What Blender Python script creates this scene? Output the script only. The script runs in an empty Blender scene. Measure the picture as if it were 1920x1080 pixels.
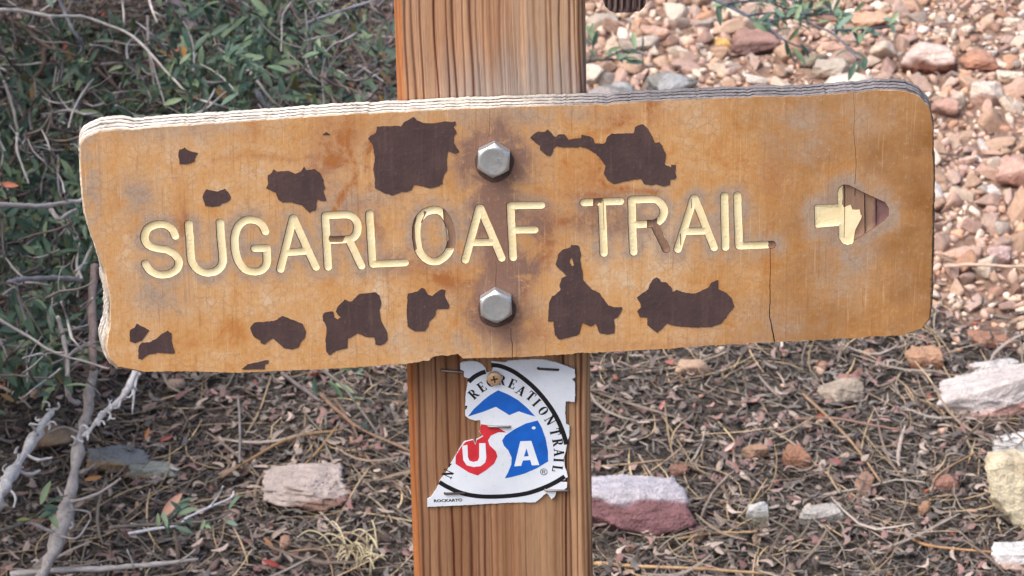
import bpy, math, random
import numpy as np
from mathutils import Vector, Matrix
from mathutils.geometry import delaunay_2d_cdt
R = math.radians
scene = bpy.context.scene
col = scene.collection
rng = np.random.default_rng(7)
random.seed(7)

# ---------------------------------------------------------------- camera
PITCH = R(22.0); DIST = 1.6; TAN = 18.0/120.0
O = np.array([0.0, 0.0, 0.55])
FWD = np.array([0, math.cos(PITCH), -math.sin(PITCH)])
UPV = np.array([0, math.sin(PITCH), math.cos(PITCH)])
RGT = np.array([1.0, 0, 0])
CAM = O - DIST*FWD
cd = bpy.data.cameras.new('camera'); cam = bpy.data.objects.new('camera', cd); col.objects.link(cam)
cd.lens = 120; cd.sensor_width = 36; cd.clip_start = 0.05; cd.clip_end = 400
cam.location = CAM; cam.rotation_euler = (R(90)-PITCH, 0, 0)
cd.dof.use_dof = True; cd.dof.focus_distance = 1.59; cd.dof.aperture_fstop = 44
scene.camera = cam

# ---------------------------------------------------------------- light
SUN_TO = np.array([-0.46, -0.34, 0.84]); SUN_TO /= np.linalg.norm(SUN_TO)
sl = bpy.data.lights.new('sun', 'SUN'); sl.energy = 1.45; sl.angle = R(48); sl.color = (1.0, 0.99, 0.97)
so = bpy.data.objects.new('sun', sl); col.objects.link(so); so.location = (-2, -2, 4)
so.rotation_euler = Vector(SUN_TO).to_track_quat('Z', 'Y').to_euler()
w = bpy.data.worlds.new('World'); scene.world = w; w.use_nodes = True
wn = w.node_tree; wn.nodes.clear()
sky = wn.nodes.new('ShaderNodeTexSky'); sky.sky_type = 'NISHITA'; sky.sun_disc = False
sky.sun_elevation = math.asin(SUN_TO[2]); sky.sun_rotation = math.atan2(SUN_TO[0], SUN_TO[1]) % (2*math.pi)
sky.air_density = 1.0; sky.dust_density = 3.5; sky.ozone_density = 0.6
bg = wn.nodes.new('ShaderNodeBackground'); bg.inputs[1].default_value = 0.12
ow = wn.nodes.new('ShaderNodeOutputWorld')
wn.links.new(sky.outputs[0], bg.inputs[0]); wn.links.new(bg.outputs[0], ow.inputs[0])
scene.view_settings.view_transform = 'Standard'; scene.view_settings.look = 'None'
scene.view_settings.gamma = 1; scene.view_settings.use_curve_mapping = False
scene.view_settings.exposure = 1.14
scene.cycles.max_bounces = 6

# ---------------------------------------------------------------- helpers
def S(r, g, b, k=1.0):
    f = lambda c: (c/255/12.92 if c <= 10 else ((c/255+0.055)/1.055)**2.4)
    return (f(r)*k, f(g)*k, f(b)*k)
def C4(c): return (c[0], c[1], c[2], 1)
def ray(px, py):
    d = FWD + RGT*((px-960)/960*TAN) - UPV*((py-540)/960*TAN)
    return d
def on_plane(px, py, P, N):
    d = ray(px, py); t = np.dot(P-CAM, N)/np.dot(d, N)
    return CAM + d*t
def project(p):
    v = np.asarray(p) - CAM; z = v@FWD
    return 960 + (v@RGT)/z/TAN*960, 540 - (v@UPV)/z/TAN*960
G0 = CAM + 2.6*FWD; SLOPE = math.tan(R(12))
GN = np.array([0, -SLOPE, 1.0]); GN /= np.linalg.norm(GN)
def wob(x, y):
    return (0.010*np.sin(3.1*x+1.3)*np.sin(2.7*y+0.4) + 0.006*np.sin(9*x+2.0*y)*np.cos(8*y-3*x)
            + 0.0025*np.sin(27*x+5)*np.sin(23*y+11*x))
def gz(x, y): return G0[2] + SLOPE*(y-G0[1]) + wob(x, y)
def gpt(px, py):
    p = on_plane(px, py, G0, GN)
    return np.array([p[0], p[1], gz(p[0], p[1])])
def gdist(px, py):
    d = ray(px, py); return np.dot(G0-CAM, GN)/np.dot(d, GN)
def air(px, py, k):
    'a point in front of the ground, a share k of the way back to the eye'
    return CAM + ray(px, py)*gdist(px, py)*(1-k)
PXM = TAN/960                      # metres per pixel per metre of distance
def mesh(name, V, F, mat=None, parent=None, cols=None, smooth=False, attrs=None, mats=None, midx=None):
    me = bpy.data.meshes.new(name); V = np.asarray(V, dtype=np.float64)
    if isinstance(F, np.ndarray):
        n, k = F.shape
        me.vertices.add(len(V)); me.vertices.foreach_set('co', V.astype(np.float32).ravel())
        me.loops.add(n*k); me.loops.foreach_set('vertex_index', F.astype(np.int32).ravel())
        me.polygons.add(n); me.polygons.foreach_set('loop_start', np.arange(0, n*k, k, dtype=np.int32))
        me.polygons.foreach_set('loop_total', np.full(n, k, dtype=np.int32))
        me.update(calc_edges=True); me.validate()
    else:
        me.from_pydata([tuple(v) for v in V], [], [tuple(f) for f in F]); me.update()
    if cols is not None:
        a = me.color_attributes.new('col', 'FLOAT_COLOR', 'POINT')
        c = np.ones((len(V), 4), dtype=np.float32); c[:, :3] = np.asarray(cols)[:, :3]; a.data.foreach_set('color', c.ravel())
    for k, v in (attrs or {}).items():
        a = me.attributes.new(k, 'FLOAT', 'POINT'); a.data.foreach_set('value', np.asarray(v, dtype=np.float32))
    for m in (mats or ([mat] if mat else [])): me.materials.append(m)
    if midx is not None: me.polygons.foreach_set('material_index', np.asarray(midx, dtype=np.int32))
    if smooth: me.polygons.foreach_set('use_smooth', [True]*len(me.polygons))
    o = bpy.data.objects.new(name, me); col.objects.link(o)
    if parent: o.parent = parent
    return o
def empty(name, loc):
    o = bpy.data.objects.new(name, None); col.objects.link(o); o.location = loc; o.empty_display_size = 0.02
    return o
def tag(o, label=None, cat=None, group=None, kind=None):
    if label: o['label'] = label
    if cat: o['category'] = cat
    if group: o['group'] = group
    if kind: o['kind'] = kind
    return o
def adopt(o, root):
    'parent a mesh whose vertices are in world space under an empty'
    o.parent = root; o.matrix_parent_inverse = Matrix.Translation(root.location).inverted()
    return o

# ---------------------------------------------------------------- materials
class NT:
    def __init__(s, name, rough=0.8, spec=0.3, metal=0.0):
        s.m = bpy.data.materials.new(name); s.m.use_nodes = True; s.t = s.m.node_tree
        s.b = s.t.nodes['Principled BSDF']
        s.b.inputs['Roughness'].default_value = rough; s.b.inputs['Metallic'].default_value = metal
        s.b.inputs['Specular IOR Level'].default_value = spec
    def n(s, typ, **kw):
        nd = s.t.nodes.new(typ)
        for k, v in kw.items():
            if hasattr(nd, k): setattr(nd, k, v)
        return nd
    def l(s, a, b): s.t.links.new(a, b)
    def coord(s, scale=(1, 1, 1), kind='Object'):
        tc = s.n('ShaderNodeTexCoord'); mp = s.n('ShaderNodeMapping'); mp.inputs['Scale'].default_value = scale
        s.l(tc.outputs[kind], mp.inputs[0]); return mp.outputs[0]
    def noise(s, co, scale, detail=4, rough=0.6, dist=0.0):
        nd = s.n('ShaderNodeTexNoise'); s.l(co, nd.inputs['Vector'])
        nd.inputs['Scale'].default_value = scale; nd.inputs['Detail'].default_value = detail
        nd.inputs['Roughness'].default_value = rough; nd.inputs['Distortion'].default_value = dist
        return nd.outputs[0]
    def ramp(s, f, stops):
        r = s.n('ShaderNodeValToRGB'); s.l(f, r.inputs[0]); e = r.color_ramp.elements
        while len(e) > 1: e.remove(e[-1])
        for i, (p, c) in enumerate(stops):
            x = e[0] if i == 0 else e.new(p)
            x.position = p; x.color = C4(c) if len(c) == 3 else c
        return r.outputs[0]
    def fr(s, f, a, b, lo=0.0, hi=1.0):
        r = s.n('ShaderNodeMapRange'); s.l(f, r.inputs[0])
        for i, v in enumerate((a, b, lo, hi)): r.inputs[i+1].default_value = v
        return r.outputs[0]
    def math(s, op, a, b):
        m = s.n('ShaderNodeMath'); m.operation = op
        for i, v in enumerate((a, b)):
            if hasattr(v, 'is_linked'): s.l(v, m.inputs[i])
            else: m.inputs[i].default_value = v
        return m.outputs[0]
    def mix(s, f, a, b, mode='MIX'):
        m = s.n('ShaderNodeMix'); m.data_type = 'RGBA'; m.blend_type = mode
        for v, i in ((f, 0), (a, 6), (b, 7)):
            if hasattr(v, 'is_linked'): s.l(v, m.inputs[i])
            elif i == 0: m.inputs[0].default_value = v
            else: m.inputs[i].default_value = C4(v)
        return m.outputs[2]
    def attr(s, name, out='Color'):
        a = s.n('ShaderNodeAttribute'); a.attribute_name = name; return a.outputs[out]
    def bump(s, h, strength, dist):
        b = s.n('ShaderNodeBump'); b.inputs['Strength'].default_value = strength; b.inputs['Distance'].default_value = dist
        s.l(h, b.inputs['Height']); s.l(b.outputs[0], s.b.inputs['Normal'])
    def base(s, c):
        if hasattr(c, 'is_linked'): s.l(c, s.b.inputs['Base Color'])
        else: s.b.inputs['Base Color'].default_value = C4(c)
        return s.m

def mat_plain(name, c, rough=0.6, spec=0.3, metal=0.0, var=0.15, scale=300, bump=0.0):
    t = NT(name, rough, spec, metal); co = t.coord()
    f = t.noise(co, scale, 4)
    t.base(t.mix(t.fr(f, 0.3, 0.7), tuple(x*(1-var) for x in c), tuple(min(1, x*(1+var)) for x in c)))
    if bump: t.bump(f, bump, 0.0006)
    return t.m
def mat_vcol(name, rough=0.85, spec=0.2, var=0.35, scale=180, bump=0.5, bd=0.0015, objcol=False, stretch=(1, 1, 1)):
    t = NT(name, rough, spec); co = t.coord(stretch)
    n1 = t.noise(co, scale, 5, 0.65); n2 = t.noise(co, scale*6, 3, 0.6)
    if objcol: base = t.n('ShaderNodeObjectInfo').outputs['Color']
    else: base = t.attr('col')
    d = t.mix(1.0, base, (1-var, 1-var, 1-var), 'MULTIPLY'); b = t.mix(1.0, base, (1+var, 1+var*0.95, 1+var*0.9), 'MULTIPLY')
    f = t.math('ADD', t.math('MULTIPLY', n1, 0.65), t.math('MULTIPLY', n2, 0.35))
    t.base(t.mix(t.fr(f, 0.32, 0.68), d, b))
    if bump: t.bump(f, bump, bd)
    return t.m

M = {}
M['rock'] = mat_vcol('rock', var=0.34, scale=90, bump=1.0, bd=0.006)
M['stone'] = mat_vcol('rubble', var=0.22, scale=2.2, bump=0.5, bd=0.25, objcol=True)
M['gravel'] = mat_vcol('gravel', var=0.25, scale=250, bump=0.5, bd=0.001)
M['litter'] = mat_vcol('litter', var=0.25, scale=400, bump=0.3, bd=0.0006, rough=0.9, spec=0.15)
M['bark'] = mat_vcol('bark', var=0.35, scale=220, bump=0.7, bd=0.0012, rough=0.9, spec=0.1, stretch=(1, 1, 1))
M['leaf'] = mat_vcol('leaf', var=0.25, scale=160, bump=0.2, bd=0.0005, rough=0.5, spec=0.35)
M['leafobj'] = mat_vcol('leafobj', var=0.25, scale=160, bump=0.2, bd=0.0005, rough=0.5, spec=0.35, objcol=True)
for k in ('leaf', 'leafobj'): pass
M['postwood'] = mat_vcol('postwood', var=0.16, scale=260, bump=0.35, bd=0.0006, rough=0.8, spec=0.15, stretch=(1, 1, 0.08))
M['plyedge'] = mat_vcol('plyedge', var=0.30, scale=500, bump=0.7, bd=0.0008, rough=0.9, spec=0.1, stretch=(0.15, 1, 0.6))

# board face
t = NT('board_face', 0.62, 0.25); co = t.coord()
big = t.noise(co, 22, 5, 0.6); mid = t.noise(co, 75, 6, 0.7, 0.6); fin = t.noise(co, 420, 4, 0.7); spk = t.noise(co, 900, 2, 0.5)
strk = t.noise(t.coord((1, 1, 0.12)), 130, 4, 0.6)
base = t.ramp(t.math('ADD', t.math('ADD', t.math('MULTIPLY', big, 0.35), t.math('MULTIPLY', mid, 0.45)), t.math('MULTIPLY', strk, 0.2)),
              [(0.38, S(182, 122, 66)), (0.46, S(196, 146, 92)), (0.53, S(200, 156, 110)), (0.61, S(206, 176, 142))])
def amt(name, nz, lo, hi, k):
    a = t.attr(name, 'Fac'); s = t.math('MULTIPLY', a, t.fr(nz, lo, hi, 0.25, 1.25)); return t.math('MULTIPLY', s, k)
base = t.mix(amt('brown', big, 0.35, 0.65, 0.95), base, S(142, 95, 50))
base = t.mix(amt('grey', mid, 0.38, 0.58, 1.5), base, S(164, 142, 122))
base = t.mix(amt('rust', mid, 0.42, 0.56, 1.1), base, S(164, 102, 54))
base = t.mix(amt('purple', mid, 0.36, 0.56, 2.2), base, S(130, 100, 86))
base = t.mix(t.math('MULTIPLY', t.fr(fin, 0.56, 0.70), 0.20), base, S(222, 190, 156))
base = t.mix(t.math('MULTIPLY', t.fr(fin, 0.46, 0.32), 0.30), base, S(150, 96, 54))
pit = t.math('MULTIPLY', t.fr(spk, 0.62, 0.70), t.math('ADD', t.math('MULTIPLY', t.attr('grey', 'Fac'), 0.45), t.math('MULTIPLY', t.attr('purple', 'Fac'), 0.4)))
base = t.mix(pit, base, S(120, 84, 62))
hair = t.noise(t.coord((1, 1, 0.035)), 700, 4, 0.7); vor = t.n('ShaderNodeTexVoronoi'); vor.feature = 'DISTANCE_TO_EDGE'; vor.inputs['Scale'].default_value = 210
wv = t.n('ShaderNodeVectorMath'); wv.operation = 'ADD'; nz_ = t.n('ShaderNodeTexNoise'); nz_.inputs['Scale'].default_value = 300; t.l(co, nz_.inputs['Vector'])
sc3 = t.n('ShaderNodeVectorMath'); sc3.operation = 'SCALE'; sc3.inputs[3].default_value = 0.004; t.l(nz_.outputs['Color'], sc3.inputs[0]); t.l(co, wv.inputs[0]); t.l(sc3.outputs[0], wv.inputs[1]); t.l(wv.outputs[0], vor.inputs['Vector'])
craze = t.math('MULTIPLY', t.fr(vor.outputs['Distance'], 0.0, 0.09, 1, 0), t.fr(mid, 0.40, 0.58))
base = t.mix(t.math('MULTIPLY', craze, 0.40), base, S(150, 104, 66))
base = t.mix(t.math('MULTIPLY', t.fr(hair, 0.58, 0.68), 0.35), base, S(136, 90, 54))
base = t.mix(t.math('MULTIPLY', t.fr(hair, 0.40, 0.30), 0.35), base, S(222, 184, 142))
t.base(base)
t.bump(t.math('ADD', t.math('ADD', t.math('MULTIPLY', fin, 0.5), t.math('MULTIPLY', mid, 0.5)), t.math('MULTIPLY', hair, 0.5)), 0.4, 0.0008)
M['face'] = t.m
M['groove'] = mat_plain('groove', S(96, 60, 40), 0.85, 0.1, var=0.3, scale=300, bump=0.5)
M['bare'] = mat_vcol('bare', var=0.22, scale=250, bump=0.5, bd=0.0006, rough=0.85, spec=0.1, stretch=(2, 1, 0.3))
M['boltshadow'] = mat_plain('bolt_shadow', S(88, 70, 62), 0.85, 0.1, var=0.3, scale=500, bump=0.5)  # dark tone painted as the shadow round the bolt heads
M['crack'] = mat_plain('crack', S(70, 40, 24), 0.9, 0.05)
t = NT('cream_paint', 0.42, 0.35); co = t.coord(); f = t.noise(co, 90, 4, 0.6); g = t.noise(co, 600, 3)
t.base(t.mix(t.fr(g, 0.66, 0.78, 0, 0.3), t.mix(t.fr(f, 0.3, 0.7), S(236, 212, 160), S(246, 228, 184)), S(198, 164, 112)))
t.bump(t.math('ADD', g, f), 0.3, 0.0006); M['cream'] = t.m
t = NT('brown_paint', 0.5, 0.25); co = t.coord(); f = t.noise(co, 60, 4, 0.6); g = t.noise(co, 500, 3)
sg = t.noise(t.coord((1, 1, 0.06)), 420, 4, 0.65)
t.base(t.mix(t.fr(g, 0.62, 0.74, 0, 0.35), t.mix(t.fr(sg, 0.55, 0.75, 0, 0.35), t.mix(t.fr(f, 0.3, 0.7), S(68, 53, 52), S(86, 67, 64)), S(112, 88, 80)), S(120, 96, 84)))
t.bump(t.math('ADD', t.math('MULTIPLY', sg, 0.8), g), 0.35, 0.0006); M['brown'] = t.m
M['brownedge'] = mat_plain('brown_paint_edge', S(60, 40, 36), 0.7, 0.1)
t = NT('galvanised', 0.32, 0.5, 0.75); co = t.coord(); f = t.noise(co, 260, 5, 0.65); g = t.noise(co, 1200, 2)
t.base(t.mix(t.fr(f, 0.3, 0.7), (0.46, 0.48, 0.48), (0.62, 0.64, 0.64)))
t.l(t.fr(g, 0.3, 0.7, 0.3, 0.48), t.b.inputs['Roughness']); t.bump(f, 0.12, 0.0004); M['zinc'] = t.m
M['brass'] = mat_plain('brass_screw', S(206, 168, 132), 0.4, 0.5, 0.35, scale=900)
M['steel'] = mat_plain('staple_steel', S(150, 140, 135), 0.45, 0.5, 0.8, var=0.3, scale=1500)
M['darksteel'] = mat_plain('rusted_staple', S(80, 66, 60), 0.6, 0.3, 0.5, var=0.4, scale=1500)
t = NT('white_plate', 0.38, 0.4); co = t.coord(); f = t.noise(co, 55, 4); g = t.noise(co, 700, 3, 0.7)
t.base(t.mix(t.fr(t.noise(co, 28, 6, 0.75), 0.56, 0.72, 0, 0.30), t.mix(t.fr(g, 0.62, 0.74, 0, 0.45), t.mix(t.fr(f, 0.3, 0.7), S(210, 214, 220), S(226, 228, 232)), S(150, 142, 134)), S(186, 176, 164)))
t.bump(f, 0.1, 0.003); M['plate'] = t.m
M['ink'] = mat_plain('black_ink', S(28, 26, 30), 0.45, 0.3)
M['blue'] = mat_plain('blue_ink', S(24, 92, 180), 0.4, 0.35, var=0.16, scale=120)
M['red'] = mat_plain('red_ink', S(202, 50, 58), 0.4, 0.35, var=0.2, scale=120)
M['white'] = mat_plain('white_ink', S(226, 228, 232), 0.4, 0.35, var=0.04)
M['slat'] = mat_vcol('slatwood', var=0.4, scale=350, bump=0.8, bd=0.001, stretch=(3, 1, 0.15))

# ground: soil under litter, paler grit under the rubble (mix carried by a vertex attribute)
t = NT('ground_soil', 0.95, 0.1); co = t.coord()
n1 = t.noise(co, 30, 6, 0.7); n2 = t.noise(co, 240, 6, 0.75); n3 = t.noise(co, 700, 4, 0.7)
vor = t.n('ShaderNodeTexVoronoi'); vor.inputs['Scale'].default_value = 190; t.l(co, vor.inputs['Vector'])
vc = t.ramp(vor.outputs['Color'], [(0.0, S(166, 134, 116)), (0.4, S(190, 156, 136)), (0.7, S(140, 112, 98)), (1.0, S(206, 178, 156))])
soil = t.ramp(n2, [(0.34, S(42, 38, 36)), (0.48, S(82, 74, 68)), (0.58, S(120, 110, 100)), (0.72, S(144, 132, 120))])
grit = t.mix(0.55, t.ramp(n2, [(0.3, S(124, 98, 84)), (0.5, S(176, 144, 124)), (0.7, S(206, 178, 156))]), vc)
fm = t.math('ADD', t.attr('rubble', 'Fac'), t.math('MULTIPLY', t.math('SUBTRACT', n1, 0.5), 0.8))
t.base(t.mix(t.fr(fm, 0.35, 0.65), soil, grit))
t.bump(t.math('ADD', n2, t.math('MULTIPLY', n3, 0.4)), 1.0, 0.006); M['ground'] = t.m

# ================================================================ GROUND
def sstep(a, b, x):
    x = np.clip((x-a)/(b-a), 0, 1); return x*x*(3-2*x)
def rubble_w(x, y):
    'share of bare rubble at a ground point: the slope to the right behind the post'
    p = np.stack([x, y, G0[2]+SLOPE*(y-G0[1])], -1) - CAM
    z = p@FWD; px = 960 + (p@RGT)/z/TAN*960; py = 540 - (p@UPV)/z/TAN*960
    edge = 490 + 110*sstep(1500, 1900, px)
    return sstep(980, 1120, px)*sstep(edge+110, edge-90, py), px, py
def axis(lo, hi, a, b, st):
    inner = np.arange(a, b+1e-9, st)
    out1 = b + np.cumsum(st*1.22**np.arange(1, 60)); out1 = out1[out1 < hi]
    out0 = a - np.cumsum(st*1.22**np.arange(1, 60)); out0 = out0[out0 > lo][::-1]
    return np.concatenate([[lo], out0, inner, out1, [hi]])
gx = axis(-60, 60, -0.75, 0.75, 0.012); gy = axis(-30, 90, 0.2, 2.0, 0.012)
X, Y = np.meshgrid(gx, gy); Z = G0[2] + SLOPE*(np.clip(Y, -3, 40)-G0[1]) + wob(X, Y)
near = (np.abs(X) < 1) & (Y > 0) & (Y < 2.2)
Z = Z + np.where(near, rng.normal(0, 0.0012, Z.shape), 0)
nx, ny = len(gx), len(gy)
ii = (np.arange(ny-1)[:, None]*nx + np.arange(nx-1)[None, :]).ravel()
F = np.stack([ii, ii+1, ii+nx+1, ii+nx], -1)
V = np.stack([X.ravel(), Y.ravel(), Z.ravel()], -1)
o = mesh('ground', V, F, M['ground'], smooth=True, attrs={'rubble': rubble_w(V[:, 0], V[:, 1])[0]})
tag(o, 'sloping ground of dark needle litter and pale rubble', None, None, 'structure')

# ================================================================ POST + BOARD FRAMES (millimetres on the board plane)
YAW = R(0.9)
BN = np.array([-math.sin(YAW), -math.cos(YAW), 0.0])         # board normal, towards the viewer
BU = np.array([math.cos(YAW), -math.sin(YAW), 0.0]); BV = np.array([0, 0, 1.0])
def bmm(px, py, dep=0.0):
    p = on_plane(px, py, O + BN*dep/1000, BN) - O
    return np.array([p@BU, p@BV])*1000
def bw(uv, n=0.0):
    'board-plane millimetres (arrays) to world'
    uv = np.atleast_2d(uv); n = np.broadcast_to(np.asarray(n, float), (len(uv),))
    return O + (uv[:, :1]*BU + uv[:, 1:2]*BV + n[:, None]*BN)/1000
TH = 15.0                      # board thickness
PF = -TH - 0.6                 # post front plane (mm along normal)

# ---------------------------------------------------------------- post
tl = bmm(738, 0, PF); tr = bmm(1097, 0, PF); bl = bmm(775, 1080, PF); br = bmm(1112, 1080, PF)
wid = ((tr-tl)[0] + (br-bl)[0])/2
ct = (tl+tr)/2; cb = (bl+br)/2; lean = (ct-cb)/(ct-cb)[1]     # u per v
rows = np.concatenate([[-640, -500, -350, -260], np.arange(-200, 200.1, 2.5), [230, 280, 340, 420]])
Rr = 4.5; hw = wid/2
sec = []                       # (u, n) section points, from back-left round the front to back-right
for nn in (-89, -60, -40, -25, -15, -9): sec.append((-hw, nn))
for a in np.linspace(180, 90, 12): sec.append((-hw+Rr+Rr*math.cos(R(a)), -Rr+Rr*math.sin(R(a))))
for u in np.arange(-hw+Rr+0.3, hw-Rr, 0.33): sec.append((u, 0))
for a in np.linspace(90, 0, 12): sec.append((hw-Rr+Rr*math.cos(R(a)), -Rr+Rr*math.sin(R(a))))
for nn in (-9, -15, -25, -40, -60, -89): sec.append((hw, nn))
sec = np.array(sec); ns = len(sec)
arc = np.concatenate([[0], np.cumsum(np.linalg.norm(np.diff(sec, axis=0), axis=1))])
fr_u = (sec[:, 0]+hw)/(2*hw)
ringf = [.020, .052, .085, .14, .212, .268, .307, .36, .392, .43, .465, .503, .555, .588, .63, .66, .70, .735, .79, .817, .869, .908, .941, .967, .987]
rs = np.random.default_rng(3)
fine = [(rs.uniform(.03, .99), rs.uniform(.0012, .003), rs.uniform(.12, .5), rs.uniform(-200, 200), rs.uniform(40, 260)) for _ in range(90)]
rstr = [0.6, 1, .7, 1, 1, 1, .9, .8, .8, .5, .5, .5, .5, .45, .3, .25, .3, .35, .6, .6, .7, .8, .9, .9, .8]
PV = []; PC = []
top_v = bmm(940, 190, PF)[1]; bot_v = bmm(940, 680, PF)[1]
for v in rows:
    drift = 0.020*(1-np.clip((v+200)/400, -1, 2)) + 0.004*math.sin(v*0.021+1) + 0.002*math.sin(v*0.09)
    g = np.zeros(ns); gw = np.zeros(ns); soft = 1 - 0.55*sstep(.42, .55, fr_u)*sstep(.86, .76, fr_u)*(v < bot_v+20)
    fq = fr_u - drift + 0.004*np.sin(fr_u*37+v*0.013)
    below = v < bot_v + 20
    for f0, st in zip(ringf, rstr):
        wdt = 0.0052 + 0.003*((f0*91) % 1)
        f1 = f0 + 0.0045*math.sin(v*0.030 + f0*60) + 0.0016*math.sin(v*0.11 + f0*200); st = st*(0.88+0.2*math.sin(v*0.023+f0*143)); wdt *= 0.85+0.35*math.sin(v*.017+f0*77)
        g = np.maximum(g, st*np.exp(-((fq-f1)/wdt)**2))
        gw = np.maximum(gw, 0.16*st*np.exp(-np.clip((fq-f1)/0.02, -9, 9)**2)*(fq < f1))
    g = g*soft
    for f0, wd0, st0, vc, vl in fine:
        g = np.maximum(g, st0*math.exp(-((v-vc)/vl)**2)*np.exp(-((fq-f0-0.002*math.sin(v*.05+f0*99))/wd0)**2))
    if below:
        g = np.maximum(g, 1.15*np.exp(-((fr_u-0.857-0.004*math.sin(v*.05))/0.006)**2))
    depth = -0.55*g + 0.12*np.sin(fq*55)
    n = sec[:, 1] + np.where(sec[:, 1] > -5, depth, 0)
    u = sec[:, 0] + lean[0]*(v - ct[1]) + ct[0]
    PV.append(bw(np.stack([u, np.full(ns, v)], -1), n + PF))
    lt = np.array(S(184, 144, 112)); lt2 = np.array(S(172, 130, 98)); dk = np.array(S(84, 40, 26)); org = np.array(S(172, 104, 56)); gry = np.array(S(156, 144, 134))
    tt = 0.5+0.5*np.sin(fq*23+2.2)
    c = lt*(1-tt[:, None]) + lt2*tt[:, None]
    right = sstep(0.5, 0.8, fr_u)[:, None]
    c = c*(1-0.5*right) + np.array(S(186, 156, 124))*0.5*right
    if v > top_v - 5:
        k = sstep(top_v+34, top_v+2, v+5*np.sin(fq*41))*sstep(0.08, 0.4, fr_u); k = (0.85*np.clip(k + 0.35*sstep(top_v+90, top_v+20, v)*sstep(.45, .7, fr_u)*(0.5+0.5*np.sin(fq*90+1)), 0, 1))[:, None]
        c = c*(1-k) + gry*k
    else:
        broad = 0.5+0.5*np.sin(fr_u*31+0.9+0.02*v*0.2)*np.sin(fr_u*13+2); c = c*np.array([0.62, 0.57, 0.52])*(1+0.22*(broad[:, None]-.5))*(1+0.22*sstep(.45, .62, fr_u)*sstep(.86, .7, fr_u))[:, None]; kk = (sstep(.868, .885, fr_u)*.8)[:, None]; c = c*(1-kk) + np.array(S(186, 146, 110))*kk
    k = (sstep(0.046, 0.034, fr_u)*0.75)[:, None]; c = c*(1-k) + org*k
    k = np.clip(gw, 0, 1)[:, None]; c = c*(1-k) + np.array(S(160, 92, 58))*k
    k = np.clip(g*1.05, 0, 1)[:, None]; c = c*(1-k) + dk*k
    c = c*(1 + 0.07*np.sin(fr_u*70+v*.02)[:, None]*math.sin(v*.05)+rs.normal(0, 0.035, (ns, 1)))
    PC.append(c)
nr = len(rows); PV = np.concatenate(PV); PC = np.concatenate(PC)
ii = (np.arange(nr-1)[:, None]*ns + np.arange(ns-1)[None, :]).ravel()
F = [tuple(f) for f in np.stack([ii, ii+1, ii+ns+1, ii+ns], -1)]
jj = np.arange(nr-1)*ns
F += [(j+ns-1, j, j+ns, j+2*ns-1) for j in jj]
F += [tuple(range(ns-1, -1, -1)), tuple(range((nr-1)*ns, nr*ns))]
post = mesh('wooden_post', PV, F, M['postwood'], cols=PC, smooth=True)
tag(post, 'weathered square timber post with reddish vertical grain carrying the sign', 'post')

# ---------------------------------------------------------------- board outline
def Z(ox, oy, s, pts): return [(ox+x*s, oy+y*s) for x, y in pts]
front_px = [(152, 272), (158, 262), (166, 256), (186, 248), (238, 243), (324, 237), (408, 232), (491, 226), (602, 218), (683, 213), (794, 208), (878, 204), (1017, 199), (1111, 197), (1236, 190), (1417, 182), (1505, 181), (1600, 174), (1650, 169), (1700, 171), (1725, 182), (1742, 200), (1749, 230),
 (1750, 355), (1748, 400), (1747, 463), (1745, 560), (1742, 597), (1728, 616), (1692, 628), (1608, 634), (1511, 638), (1400, 645), (1363, 646), (1238, 655), (1154, 659), (960, 670), (900, 671), (868, 672), (858, 663), (838, 667), (812, 668), (804, 676), (754, 683), (660, 689), (560, 694), (436, 699), (340, 696), (269, 697), (222, 687), (205, 670), (200, 650), (206, 614), (208, 564), (200, 517), (190, 489), (177, 453), (166, 426), (160, 404), (154, 348), (151, 293)]
pts = np.array([bmm(*p) for p in front_px])
def densify(P, st, closed=True):
    out = []
    n = len(P)
    for i in range(n if closed else n-1):
        a, b = P[i], P[(i+1) % n]; k = max(1, int(np.linalg.norm(b-a)/st))
        for j in range(k): out.append(a+(b-a)*j/k)
    if not closed: out.append(P[-1])
    return np.array(out)
outl = densify(pts, 1.1)
tang = np.roll(outl, -1, 0)-np.roll(outl, 1, 0); tang /= np.linalg.norm(tang, axis=1)[:, None]+1e-9
nrm = np.stack([-tang[:, 1], tang[:, 0]], -1)                  # clockwise path: outward normal
rj = np.random.default_rng(11)
L = len(outl); s_ = np.arange(L)
jit = 0.10*rj.normal(size=L)
for _ in range(60):                                            # chips torn from the lip
    c0 = rj.integers(L); wd = rj.uniform(1, 4.5); jit -= rj.uniform(0.06, 0.4)*np.exp(-(((s_-c0+L/2) % L - L/2)/(wd*.7))**2)
outl = outl + nrm*jit[:, None]
uu = outl[:, 0]; vv = outl[:, 1]
left_m = sstep(-172, -184, uu); right_m = sstep(190, 197, uu)
low_left = left_m*sstep(20, 0, vv)
grow = 0.7*np.ones(L) + 1.8*left_m + 3.2*low_left + 2.0*right_m
ragged = np.convolve(np.concatenate([rj.normal(size=L)]*3), np.ones(5)/5, 'same')[L:2*L]
rings = []; rcol = []
levels = [(0, 0), (-.5, .2), (-1.5, .38), (-2.6, .40), (-2.9, .2), (-3.8, .2), (-4.1, .5), (-6.4, .58), (-6.7, .38), (-7.7, .4), (-8.0, .74), (-10.2, .8), (-10.5, .6), (-11.6, .62), (-11.9, .92), (-14.2, 1.), (-15, .94)]
plyc = [.9, .6, 1.05, .95, .2, .16, 1.0, 1.1, .2, .15, 1.05, 1.05, .2, .15, 1.0, 1.1, .7]
topness = nrm[:, 1]
white_amt = np.clip(sstep(60, -20, uu)*sstep(-0.2, 0.3, topness) + left_m, 0, 1)*np.where((vv < -38), 0.35, 1)
cw = np.array(S(204, 194, 182)); cg = np.array(S(128, 122, 122)); cb_ = np.array(S(130, 92, 66))
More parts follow.
